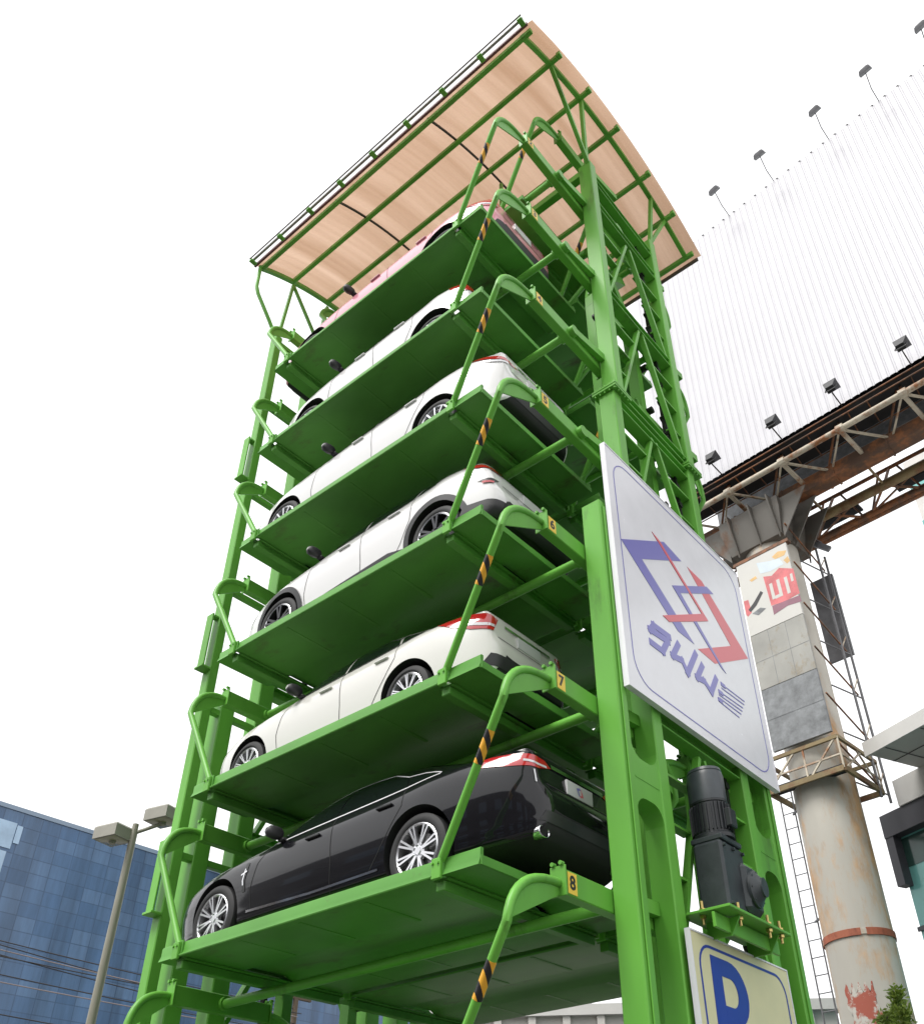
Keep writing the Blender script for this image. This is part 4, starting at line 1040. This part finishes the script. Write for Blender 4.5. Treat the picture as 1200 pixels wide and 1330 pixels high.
# chords
def chord(n_,z,r_,m_): ltube(MB(),(U0,n_,z),(U1,n_,z),r_,12).build('chord',M[m_],bb)
chord(1.40,15.5,.085,'rust_cream')
mb=MB()
lbox(mb,U0,U1,.02,.44,14.98,15.42);mb.build('girder',M['rust'],bb)
uu=U0
while uu<U1:
    m_=MB();lbox(m_,uu,uu+.05,.0,.46,14.95,15.44);m_.build('girder_splice',M['rust'],bb);uu+=1.55
chord(-.98,15.05,.145,'rust_ochre')
for n_,z in ((-1.82,15.02),(-1.98,15.0)):
    chord(n_,z,.105,'rust')
chord(-1.66,16.12,.06,'rust')
# bracing
uu=U0;i=0
while uu<U1-1:
    def br(p,q,w_,m_): lbar(MB(),p,q,w_,w_).build('brace',M[m_],bb)
    us=uu+.2
    # hub on the front pipe
    ltube(MB(),(us-.07,1.40,15.5),(us+.13,1.40,15.5),.125,10).build('joint',M['rust_cream'],bb)
    br((us,1.40,15.5),(us-.05,1.1,16.02),.07,'rust')
    br((us,1.40,15.5),(us+.1,.42,15.25),.10,'rust_cream')
    br((us,1.40,15.5),(us+.85,.42,15.3),.055,'rust_cream')
    br((us,1.40,15.5),(us-.75,.42,15.3),.045,'rust_cream')
    br((us+.9,.42,15.4),(us+1.6,1.1,16.02),.05,'rust');br((us,1.40,15.5),(us+.55,.8,16.0),.035,'rust_cream');br((us+.35,1.46,15.86),(us+.2,.42,15.9),.03,'rust');br((us+.9,1.46,15.86),(us+.8,.42,15.9),.03,'rust')
    br((us,1.30,15.5),(us-.75,.95,16.0),.05,'rust')
    ltube(MB(),(us-.12,-.98,15.05),(us+.18,-.98,15.05),.14,10).build('joint',M['rust_ochre'],bb)
    for q_,w_ in (((us-.75,-1.82,15.02),.055),((us+.75,-1.82,15.02),.055),((us+.1,-1.66,16.1),.06)): br((us,-.98,15.05),q_,w_,'rust')
    br((us+.75,-1.82,15.02),(us+.3,-1.66,16.15),.05,'rust');br((us-.75,-1.82,15.02),(us-.2,-1.66,16.15),.05,'rust')
    br((us-.75,-1.82,15.02),(us+.75,-1.1,15.05),.045,'rust')
    br((us+.02,-.9,15.05),(us+.02,.02,15.08),.06,'rust_ochre')
    if i%2==0: br((us+.3,.02,15.4),(us+.2,-1.6,16.4),.06,'rust')
    uu+=1.75;i+=1
for ua,ub in ((-2.0,-.6),(.2,2.2),(3.3,5.2),(6.2,9),(10,14)):
    lbox(MB(),ua,ub,-2.12,-1.80,15.5,15.56).build('back_walkway',M['deck'],bb)
# pole, cap, rings, rust patches
mb=MB().lathe([(.74,GZ),(.74,2.94),(.765,2.95),(.765,3.06),(.74,3.07),(.74,13.9)],bl(0,0,0),'z',48)
mb.build('pole',M['pole'],bb,sharp=50)
# rust-brown collar of the pole seam
for k0,k1 in ((0,8),(9,18),(19,29),(30,39)):
    mb=MB();c0=bl(0,0,0)
    for k in range(k0,k1):
        a0,a1=2*math.pi*k/40-1.0,2*math.pi*(k+1)/40-1.0
        vs=[(c0[0]+rr*math.cos(t),c0[1]+rr*math.sin(t),z) for z in (2.93,3.08) for rr,t in ((.77,a0),(.77,a1),(.742,a1),(.742,a0))]
        mb.add(vs,[(0,1,2,3),(7,6,5,4),(0,4,5,1),(1,5,6,2),(2,6,7,3),(3,7,4,0)])
    mb.build('pole_collar',M['pole_rust'],bb)
# peeling patch of red primer on the lower pole
random.seed(5)
def primer():
    m=bpy.data.materials.new('peeling_primer');m.use_nodes=True;nt=m.node_tree;N=nt.nodes.new;Lk=nt.links.new
    b=nt.nodes['Principled BSDF'];b.inputs['Roughness'].default_value=.75
    tc=N('ShaderNodeTexCoord');nz=N('ShaderNodeTexNoise');nz.inputs['Scale'].default_value=2.2;nz.inputs['Detail'].default_value=10;nz.inputs['Roughness'].default_value=.72;Lk(tc.outputs['Object'],nz.inputs['Vector'])
    cr=N('ShaderNodeValToRGB');e=cr.color_ramp.elements;e[0].position=.44;e[0].color=(.47,.455,.41,1);e[1].position=.50;e[1].color=(.33,.085,.055,1)
    Lk(nz.outputs['Fac'],cr.inputs['Fac']);Lk(cr.outputs['Color'],b.inputs['Base Color']);return m
M['primer']=primer()
vs=[];fs=[];na,nz_=22,40
for i in range(na+1):
    a=math.radians(-112+i*(48/na))
    for j in range(nz_+1):
        z=-1.6+j*(3.5/nz_);e=math.sin(j*1.7)*.05+math.sin(j*.6+1)*.06
        aa=a+(e if i in (0,na) else 0)
        c0=bl(0,0,0);vs.append((c0[0]+.744*math.cos(aa),c0[1]+.744*math.sin(aa),z+(.12*math.sin(i*1.3) if j in(0,nz_) else 0)))
for i in range(na):
    for j in range(nz_):
        a=i*(nz_+1)+j;fs.append((a,a+nz_+1,a+nz_+2,a+1))
MB().add(vs,fs,0,True).build('pole_primer_patch',M['primer'],bb,sharp=0)
# flared cap with gusset plates
mb=MB()
ring_=lambda h,z:[bl(a*h,b*h,z) for a,b in ((-1,-1),(1,-1),(1,1),(-1,1))]
mb.add(ring_(.80,13.75)+ring_(.95,14.55)+ring_(.95,14.95),[(0,1,5,4),(1,2,6,5),(2,3,7,6),(3,0,4,7),(4,5,9,8),(5,6,10,9),(6,7,11,10),(7,4,8,11),(8,9,10,11),(3,2,1,0)])
mb.build('pole_cap',M['cap'],bb)
for s in (-1,1):
    for e in (-.55,.15,.75):
        m_=MB();vs=[bl(e-.02,s*.84,13.6),bl(e+.02,s*.84,13.6),bl(e+.02,s*1.22,14.93),bl(e-.02,s*1.22,14.93),bl(e-.02,s*.84,14.93),bl(e+.02,s*.84,14.93)]
        m_.add(vs,[(0,1,2,3),(4,3,2,5),(0,4,5,1),(0,3,4),(1,5,2)]);m_.build('gusset',M['cap'],bb)
        m_=MB();vs=[bl(s*.84,e-.02,13.6),bl(s*.84,e+.02,13.6),bl(s*1.75,e+.02,14.93),bl(s*1.75,e-.02,14.93),bl(s*.84,e-.02,14.93),bl(s*.84,e+.02,14.93)]
        m_.add(vs,[(0,1,2,3),(4,3,2,5),(0,4,5,1),(0,3,4),(1,5,2)]);m_.build('gusset',M['cap'],bb)
# sheet-clad sign in front of the pole with a torn poster
ps=thing('pole_sign',bl(0,.9,7.4),'weathered grey sheet metal sign with torn red and white poster on the billboard pole','sign')
lbox(MB(),-.66,.89,.86,.94,7.5,9.22).build('lower_sheet',M['sheet_dark'],ps)
lbox(MB(),-.66,.89,.86,.943,9.235,10.88).build('middle_sheet',M['sheet_grey'],ps)
lbox(MB(),-.66,.89,.86,.947,10.895,13.25).build('poster',M['poster'],ps)
for z in (8.35,10.05): lbox(MB(),-.66,.89,.9435,.946,z,z+.012).build('sheet_seam',M['sheet_dark'],ps)
for u_ in (-.15,.36): lbox(MB(),u_,u_+.010,.9435,.946,9.24,10.87).build('sheet_seam',M['sheet_dark'],ps)
m_=MB();lbox(m_,-.74,.97,.78,.96,13.26,13.36);m_.build('top_frame',M['rust'],ps)
def flat(name,poly,m_,off):
    MB().prism(poly,lambda a,b,t:bl(a,.9475+off+t,b),0,.002).build(name,M[m_],ps)
flat('poster_print',[(.06,12.52),(.30,12.42),(.55,12.55),(.93,12.32),(.94,11.50),(.55,11.46),(.11,11.52)],'poster_red',0)
flat('poster_print',[(.13,11.50),(.94,11.44),(.94,11.24),(.55,11.30),(.13,11.22)],'poster_plum',.0025)
for a,b,c_,d_ in ((.22,12.2,.23,11.68),(.44,12.22,.45,11.66),(.66,12.18,.67,11.64)):
    flat('poster_letter',[(a-.045,b),(a+.045,b),(c_+.045,d_),(c_-.045,d_)],'poster',.003)
flat('poster_letter',[(.27,11.76),(.45,11.76),(.45,11.66),(.27,11.66)],'poster',.0032)
flat('poster_letter',[(.80,12.2),(.87,12.2),(.87,11.95),(.80,11.95)],'poster',.0032)
flat('poster_print',[(-.64,12.05),(-.50,12.03),(-.47,11.6),(-.60,11.52),(-.64,11.6)],'poster_red',0)
flat('poster_print',[(-.55,11.72),(-.36,11.86),(-.10,12.12),(-.04,12.04),(-.30,11.74),(-.50,11.62)],'plastic',.003)
flat('poster_print',[(-.46,11.55),(-.20,11.62),(-.05,11.52),(-.30,11.42)],'sheet_dark',.003)
flat('poster_print',[(.42,13.0),(.62,13.08),(.86,12.98),(.78,12.86),(.5,12.88)],'poster_ochre',0)
flat('poster_print',[(.72,12.72),(.86,12.78),(.9,12.6),(.8,12.56)],'poster_ochre',0)
flat('poster_print',[(-.35,12.62),(-.15,12.66),(-.12,12.56),(-.3,12.54)],'poster_ochre',0)
flat('poster_print',[(-.05,13.05),(.35,12.9),(.62,12.84),(.7,12.6),(.3,12.58),(.0,12.66)],'poster_blue',0)
# service frame under the sign: two square rings with bracing
for z in (7.30,6.50):
    for p,q in (((-.95,.98,z),(1.0,.98,z)),((1.0,.98,z),(1.0,-1.0,z)),((1.0,-1.0,z),(-.95,-1.0,z)),((-.95,-1.0,z),(-.95,.98,z))):
        lbar(MB(),p,q,.07,.13 if z<7 else .09).build('service_frame',M['rust_ochre'],bb)
lbox(MB(),-.93,.97,.50,.96,6.58,6.62).build('service_deck',M['deck'],bb)
for p,q in (((-.95,.98,6.5),(-.1,.98,7.3)),((.15,.98,6.5),(.95,.98,7.3)),((1.0,.98,6.5),(1.0,.98,7.3)),((1.0,-1.0,6.5),(1.0,-1.0,7.3)),((1.0,.9,6.5),(1.0,-.2,7.3)),((1.0,-1.0,6.5),(1.0,.1,7.3)),((.1,.98,6.5),(.1,.98,7.3)),((-.95,.98,6.85),(1.0,.98,6.85)),((1.0,.98,6.85),(1.0,-1.0,6.85))):
    lbar(MB(),p,q,.04,.04).build('service_brace',M['rust_cream'],bb)
# lattice mast at the side of the sign
for u_,n_ in ((1.02,-.75),(1.02,-1.25)):
    ltube(MB(),(u_,n_,6.3),(u_,n_,13.9),.035,8).build('mast_leg',M['flood_grey'],bb)
z=6.5
while z<13.4:
    lbar(MB(),(.95,.85,z+.7),(1.02,-1.0,z),.035,.035).build('mast_brace',M['rust'],bb)
    lbar(MB(),(1.02,-.75,z),(1.02,-1.25,z+.6),.025,.025).build('mast_brace',M['rust_cream'],bb)
    lbar(MB(),(1.02,-1.25,z),(.72,-.2,z+.1),.03,.03).build('mast_brace',M['flood_grey'],bb)
    z+=1.35
lbox(MB(),.14,.84,-2.06,-1.96,11.0,13.8).build('side_panel',M['flood_grey'],bb)
lbar(MB(),(.95,-.8,14.2),(1.35,-.9,13.8),.10,.16).build('mast_lamp',M['flood_grey'],bb)
lbar(MB(),(.75,-.4,14.6),(1.2,-.85,14.1),.03,.03).build('mast_lamp_arm',M['flood_grey'],bb)
# ladder on the left of the pole
ld=thing('ladder',bl(-1.0,0,GZ),'thin steel ladder with rungs running up the left side of the billboard pole','ladder')
for u_ in (-1.16,-.84): ltube(MB(),(u_,.05,GZ),(u_,.05,6.9),.02,6).build('rail',M['flood_grey'],ld)
z=GZ+.3
while z<6.8: ltube(MB(),(-1.16,.05,z),(-.84,.05,z),.014,6).build('rung',M['flood_grey'],ld);z+=.38
for z in (1.0,3.6,6.2): lbar(MB(),(-.9,.05,z),(-.6,.3,z),.04,.04).build('bracket',M['flood_grey'],ld)
# floodlights -------------------------------------------------------------
def flood(u_,zbase,tilt,kind):
    # lamp on an arm; local geometry round the clamp on the billboard
    lo=kind=='low'
    root=thing('floodlight',bl(u_,1.6,zbase),'','floodlight','floodlights on arms along the %s edge of the billboard'%('lower' if lo else 'upper'))
    if lo:
        tip=(u_+.02,2.15,zbase-.02);lbar(MB(),(u_-.02,1.5,zbase-.02),tip,.03,.03).build('arm',M['flood'],root)
        mb=MB();c=Vector(bl(u_+.03,2.25,zbase+.02))
        w0,w1,d=.22,.30,.26
        dr=(BN*-.55+Vector((0,0,.83))).normalized()
        if tilt: dr=(BN*-.5+BU*tilt+Vector((0,0,.83))).normalized()
        sx=BU-dr*BU.dot(dr);sx.normalize();sy=dr.cross(sx)
        vs=[c+sx*(a*w0/2)+sy*(b*w0/2.4) for a,b in ((-1,-1),(1,-1),(1,1),(-1,1))]+[c+dr*d+sx*(a*w1/1.7)+sy*(b*w1/2) for a,b in ((-1,-1),(1,-1),(1,1),(-1,1))]+[c+dr*(d+.03)+sx*(a*w1/1.65)+sy*(b*w1/1.95) for a,b in ((-1,-1),(1,-1),(1,1),(-1,1))]
        mb.add(vs,[(3,2,1,0),(0,1,5,4),(1,2,6,5),(2,3,7,6),(3,0,4,7),(4,5,9,8),(5,6,10,9),(6,7,11,10),(7,4,8,11),(8,9,10,11)])
        mb.build('lamp_head',M['flood'],root)
        m_=MB().bar(c-sx*.15-dr*.02,c-sx*.15+dr*.14,.02,.03).bar(c+sx*.15-dr*.02,c+sx*.15+dr*.14,.02,.03).bar(c-sx*.15-dr*.03,c+sx*.15-dr*.03,.02,.03);m_.build('yoke',M['flood'],root)
    else:
        tip=bl(u_+.1,2.62,zbase+.14)
        MB().tube([bl(u_,1.5,zbase-.1),bl(u_,2.0,zbase+.06),tip],.016,6).build('arm',M['flood_grey'],root)
        c=Vector(tip);dr=(BN*-.65+Vector((0,0,-.75))).normalized();sx=(BU+BN*tilt).normalized();sy=dr.cross(sx)
        mb=MB();vs=[]
        for h,wx,wy in ((-.07,.10,.06),(-.03,.16,.09),(.07,.19,.11),(.09,.195,.115)):
            vs+=[c+dr*h+sx*(a*wx)+sy*(b*wy) for a,b in ((-1,-1),(1,-1),(1,1),(-1,1))]
        fs=[(3,2,1,0),(12,13,14,15)]
        for k in range(3):
            for j in range(4): fs.append((k*4+j,k*4+(j+1)%4,k*4+4+(j+1)%4,k*4+4+j))
        mb.add(vs,fs);mb.build('lamp_head',M['flood_grey'],root)
    return root
wl=['small black floodlight on the lower billboard edge, nearest the green tower','black floodlight second from the tower on the lower billboard edge','black floodlight third from the tower on the lower billboard edge','black floodlight on the lower billboard edge, farthest from the tower']
for (u_,t),lab in zip(((-.2,.15),(1.77,.1),(3.56,.05),(5.49,.12)),wl): flood(u_,16.1,t,'low')['label']=lab
wl=['grey floodlight on a thin arm above the billboard top edge, nearest the tan roof','grey floodlight on a long slanting arm, second from the tan roof above the billboard','grey floodlight above the billboard top edge, third from the tan roof','grey floodlight above the billboard top edge, fourth from the tan roof','grey floodlight above the billboard cut off at the frame edge']
for (u_,t),lab in zip(((1.95,.1),(3.7,.0),(5.7,.1),(7.4,.05),(9.15,.1)),wl): flood(u_,26.95,t,'top')['label']=lab

# ------------------------------------------------------------------ blue glass office block on the left
WX=-47.6
ob=thing('office_building',(WX-10,33,GZ),'long office block with a blue glass curtain wall behind the street lamp','building')
MB().box((WX-22,2,GZ),(WX,78,20.35)).build('wall',M['curtain'],ob)
MB().box((WX-22.05,1.95,20.35),(WX+.06,78.05,20.62)).build('parapet',M['window_blue'],ob)
# paler panes near the left corner of the view
rects=[(15.6,15.95,16.6,19.6),(16.0,17.1,18.0,19.6),(15.2,16.5,13.3,16.5),(16.55,16.95,14.0,17.8),(17.15,17.5,18.4,19.5)]
for y0,y1,z0,z1 in rects:
    y=y0
    MB().box((WX+.02,y0,z0),(WX+.05,y1,z1)).build('pale_pane',M['curtain_pale'],ob)
# power cables and their pole
pole=thing('utility_pole',(-20,17.6,GZ),'thin brown utility pole seen below the lowest pallet','utility pole')
MB().tube([(-20,17.6,GZ),(-20,17.6,6.4)],.13,12,r2=.10).build('shaft',M['trunk'],pole)
MB().cbox((-20.06,16.9,5.4),(-19.94,18.3,5.55),.01).build('crossarm',M['trunk'],pole)
MB().cbox((-20.06,17.0,4.2),(-19.94,18.2,4.33),.01).build('crossarm',M['trunk'],pole)
ends=[(5.22,5.10,'cable'),(5.08,4.78,'cable'),(4.92,4.80,'cable_pale'),(4.76,4.50,'cable'),(4.70,4.72,'cable'),(4.20,4.12,'cable'),(3.98,3.98,'cable_pale'),(3.15,3.08,'cable')]
labs=['topmost dark power cable crossing the blue building','dark power cable just below the topmost one at the left','pale power cable between two dark ones on the blue building','lower dark power cable of the upper bunch','thin dark power cable in the middle of the bunch','dark power cable below the bunch, above the pale one','pale power cable low across the blue building','lowest power cable, at the bottom left corner']
for i,((a,b,m_),lab) in enumerate(zip(ends,labs)):
    # straight through the two heights with a little sag
    sl=(b-a)/5.15;pts=[]
    for y in np.linspace(-30,17.6,40):
        t=(y+30)/47.6;pts.append((-20+.1*i,y,a+sl*(y-6.6)+.0016*(y-6.6)*(y-11.8)))
    o=MB().tube(pts,.016,6).build('power_cable',M[m_]);tag(o,lab,'cable','power cables in front of the blue building')

# ------------------------------------------------------------------ street lamp
lx,ly=-3.80,1.235
lp=thing('street_lamp',(lx,ly,GZ),'tall street lamp with two boxy beige heads at the left','street lamp')
MB().tube([(lx,ly,GZ),(lx,ly,2.62)],.075,16,r2=.052).build('pole',M['lamp_pole'],lp)
dirA=Vector((.62,.78,0)).normalized()
MB().tube([Vector((lx,ly,2.50))-dirA*.27,Vector((lx,ly,2.60)),Vector((lx,ly,2.78))+dirA*.37],.028,10).cyl((lx,ly,2.5),(lx,ly,2.74),.045,10).build('arm',M['lamp_pole'],lp)
def lamphead(c,dr):
    root=bpy.data.objects.new('lamp_head',None);C.objects.link(root);root.parent=lp;root.location=Vector(c)-lp.location;root.empty_display_size=.1
    c=Vector(c);dx=Vector(dr).normalized();dy=Vector((-dx.y,dx.x,0));up=Vector((0,0,1))
    tiltd=(dx*.94+up*.0).normalized()
    mb=MB();vs=[]
    for h,a_,b_ in ((0,.215,.185),(.17,.215,.185),(.20,.19,.16)): vs+=[c+up*h+dx*(i*a_)+dy*(j*b_) for i,j in ((-1,-1),(1,-1),(1,1),(-1,1))]
    fs=[(3,2,1,0),(8,9,10,11)]
    for k in range(2):
        for j in range(4): fs.append((k*4+j,k*4+(j+1)%4,k*4+4+(j+1)%4,k*4+4+j))
    mb.add(vs,fs);mb.build('lamp_housing',M['lamp_body'],root)
    mb=MB();vs=[c-up*.012+dx*(i*.165)+dy*(j*.135) for i,j in ((-1,-1),(1,-1),(1,1),(-1,1))]+[c-up*.002+dx*(i*.185)+dy*(j*.155) for i,j in ((-1,-1),(1,-1),(1,1),(-1,1))]
    mb.add(vs,[(3,2,1,0),(0,1,5,4),(1,2,6,5),(2,3,7,6),(3,0,4,7)]);mb.build('lamp_lens',M['lamp_glass'],root)
    MB().cyl(c-up*.05,c+up*.0,.05,10).build('lamp_socket',M['lamp_body'],root)
lamphead(Vector((lx,ly,2.80))+dirA*.37,(.97,.25,0));lamphead(Vector((lx,ly,2.47))-dirA*.27,(.97,.25,0))

# ------------------------------------------------------------------ station-like building at the lower right
st=thing('station_building',(4,20,GZ),'grey panelled building edge with overhanging eaves and teal glass at the right','building')
v1=Vector((.915,-.404,0));v2=Vector((.404,.915,0))     # along the facade, away from the camera
E0=Vector((2.36,17.75,0))
def sp(a,b,z): p=E0+v1*a+v2*b;return (p.x,p.y,z)
def sbox(mb,a0,a1,b0,b1,z0,z1):
    vs=[sp(a,b,c) for c in (z0,z1) for a,b in ((a0,b0),(a1,b0),(a1,b1),(a0,b1))]
    return mb.add(vs,[(0,3,2,1),(4,5,6,7),(0,1,5,4),(1,2,6,5),(2,3,7,6),(3,0,4,7)])
sbox(MB(),0,16,0,8,GZ,5.8).build('wall',M['teal'],st)
sbox(MB(),-.02,16,-.012,-.003,5.05,5.75).build('glazing_shade_band',M['teal_shade'],st)  # darker teal band paints the shade on the glass below the fascia
sbox(MB(),-.10,16,-.30,.1,5.80,6.38).build('fascia',M['dark_frame'],st)
sbox(MB(),-.10,.14,-.28,.0,4.6,5.80).build('bracket',M['dark_frame'],st)
for z in (3.55,1.2,-1.2): sbox(MB(),-.04,16,-.06,-.012,z,z+.10).build('transom',M['dark_frame'],st)
for a in np.arange(2.0,16,2.0): sbox(MB(),a,a+.06,-.05,-.012,GZ,4.5).build('mullion',M['dark_frame'],st)
sbox(MB(),1.45,16,-2.0,8,7.05,7.30).build('roof',M['soffit'],st)
sbox(MB(),1.40,16,-2.06,-2.0,7.0,7.36).build('eave',M['soffit'],st)
sbox(MB(),.6,16,-.35,8,6.38,7.05).build('upper_wall',M['soffit'],st)
for a in np.arange(1.9,16,1.05): sbox(MB(),a,a+.02,-1.98,-.36,7.035,7.047).build('soffit_joint',M['dark_frame'],st)
for b in (-1.2,): sbox(MB(),1.46,16,b,b+.02,7.034,7.046).build('soffit_joint',M['dark_frame'],st)
# tall pale block with teal bands, far away at the right edge
tb=thing('office_tower',(12,70,GZ),'tall pale tower block with teal window bands, far behind the billboard truss','building')
def tw(mb,a0,a1,b0,b1,z0,z1):
    d1=Vector((.99,-.13,0));d2=Vector((.13,.99,0));E=Vector((.40,54.1,0))
    vs=[tuple(E+d1*a+d2*b+Vector((0,0,c))) for c in (z0,z1) for a,b in ((a0,b0),(a1,b0),(a1,b1),(a0,b1))]
    return mb.add(vs,[(0,3,2,1),(4,5,6,7),(0,1,5,4),(1,2,6,5),(2,3,7,6),(3,0,4,7)])
tw(MB(),0,22,0,18,GZ,47.4).build('wall',M['pale_wall'],tb)
for z in np.arange(0,46,3.6): tw(MB(),-.05,22.05,-.05,18,z+1.1,z+2.0).build('window_band',M['teal'],tb)
# low pale building behind the tower foot
lb=thing('low_building',(-8,24,GZ),'low pale building with pilasters and blue windows behind the tower foot','building')
d1=Vector((.80,.60,0));d2=Vector((-.60,.80,0));E=Vector((-11.5,15.5,0))
def lw(mb,a0,a1,b0,b1,z0,z1):
    vs=[tuple(E+d1*a+d2*b+Vector((0,0,c))) for c in (z0,z1) for a,b in ((a0,b0),(a1,b0),(a1,b1),(a0,b1))]
    return mb.add(vs,[(0,3,2,1),(4,5,6,7),(0,1,5,4),(1,2,6,5),(2,3,7,6),(3,0,4,7)])
lw(MB(),0,12,0,8,GZ,3.2).build('wall',M['pale_wall'],lb)
lw(MB(),-.2,12.2,-.2,8.2,3.2,3.5).build('roof',M['soffit'],lb)
for a in np.arange(.1,12,1.0): lw(MB(),a,a+.22,-.14,-.002,GZ,3.2).build('pilaster',M['pale_wall'],lb)
for a in np.arange(.45,11.8,1.0): lw(MB(),a,a+.5,-.03,-.003,.2,2.7).build('window',M['window_blue'],lb)

# ------------------------------------------------------------------ trees
def tree(name,base,h,crown_c,crown_r,nl,ls,lm,label,seed,cat='tree'):
    rnd=random.Random(seed);root=thing(name,base,label,cat)
    b=Vector(base);tp=Vector(crown_c)
    tm=MB();tm.tube([b,b+(tp-b)*.4+Vector((.1,.05,0)),tp],.11,10,r2=.03)
    twigs=[]
    for k in range(26):
        s=b+(tp-b)*rnd.uniform(.45,1);d=Vector((rnd.gauss(0,1),rnd.gauss(0,1),rnd.gauss(.25,.6))).normalized()
        e=s+Vector((d.x*crown_r[0],d.y*crown_r[1],d.z*crown_r[2]))*rnd.uniform(.55,1.0)
        mid=(s+e)/2+Vector((0,0,.08));tm.tube([s,mid,e],.022,6,r2=.006);twigs.append((s,mid,e))
    tm.build('trunk',M['trunk'],root)
    cm=MB()
    for k in range(nl):
        s,mid,e=rnd.choice(twigs);t=rnd.random()**.6
        p=(s*(1-t)+mid*t) if rnd.random()<.35 else (mid*(1-t)+e*t)
        p=p+Vector((rnd.gauss(0,.06),rnd.gauss(0,.06),rnd.gauss(0,.06)))*crown_r[0]
        d=((e-s).normalized()*.6+Vector((rnd.gauss(0,.6),rnd.gauss(0,.6),rnd.gauss(0,.5)))).normalized()
        w_=d.cross(Vector((rnd.gauss(0,1),rnd.gauss(0,1),rnd.gauss(0,1)))).normalized();L_=ls*rnd.uniform(.6,1.4)
        n_=d.cross(w_)
        cm.add([p,p+d*L_*.5+w_*L_*.20+n_*L_*.05,p+d*L_,p+d*L_*.5-w_*L_*.20+n_*L_*.05],[(0,1,2,3)])
    cm.build('crown',M[lm],root,fix=False,sharp=0)
    return root
tree('young_tree',(4.25,9.0,GZ),4.6,(4.12,9.0,.16),(.74,.74,.60),9000,.085,'leaf','bright green young tree cut by the lower right corner, before the pole',11)
tree('shrub_tree',(3.25,9.3,GZ),4.0,(3.25,9.3,-.45),(.42,.42,.40),2600,.06,'leaf_dark','small dark green tree top at the foot of the ladder',12)
tree('shrub_tree',(-6.9,12.6,GZ),5.2,(-6.9,12.6,.85),(.9,.9,.8),3200,.12,'leaf','small green tree glimpsed under the lowest pallet',13)

# ------------------------------------------------------------------ unseen building, added behind the camera for the black car to reflect
sb=thing('added_reflected_building',(8,-36,GZ),'long dark brown building added out of view, for the black saloon to mirror','building')
MB().box((-45,-48,GZ),(60,-34,12.0)).build('wall',mat('dark_brick',(.07,.055,.05),.8,var=.3,vscale=.5),sb)
MB().box((-45.2,-48.2,12.0),(60.2,-33.8,12.4)).build('roof',M['dark_frame'],sb)
for x in range(-40,58,7):
    for z in (-2.2,1.4,5.0,8.6): MB().box((x,-34.0,z),(x+3.6,-33.97,z+1.9)).build('window',M['window_blue'],sb)
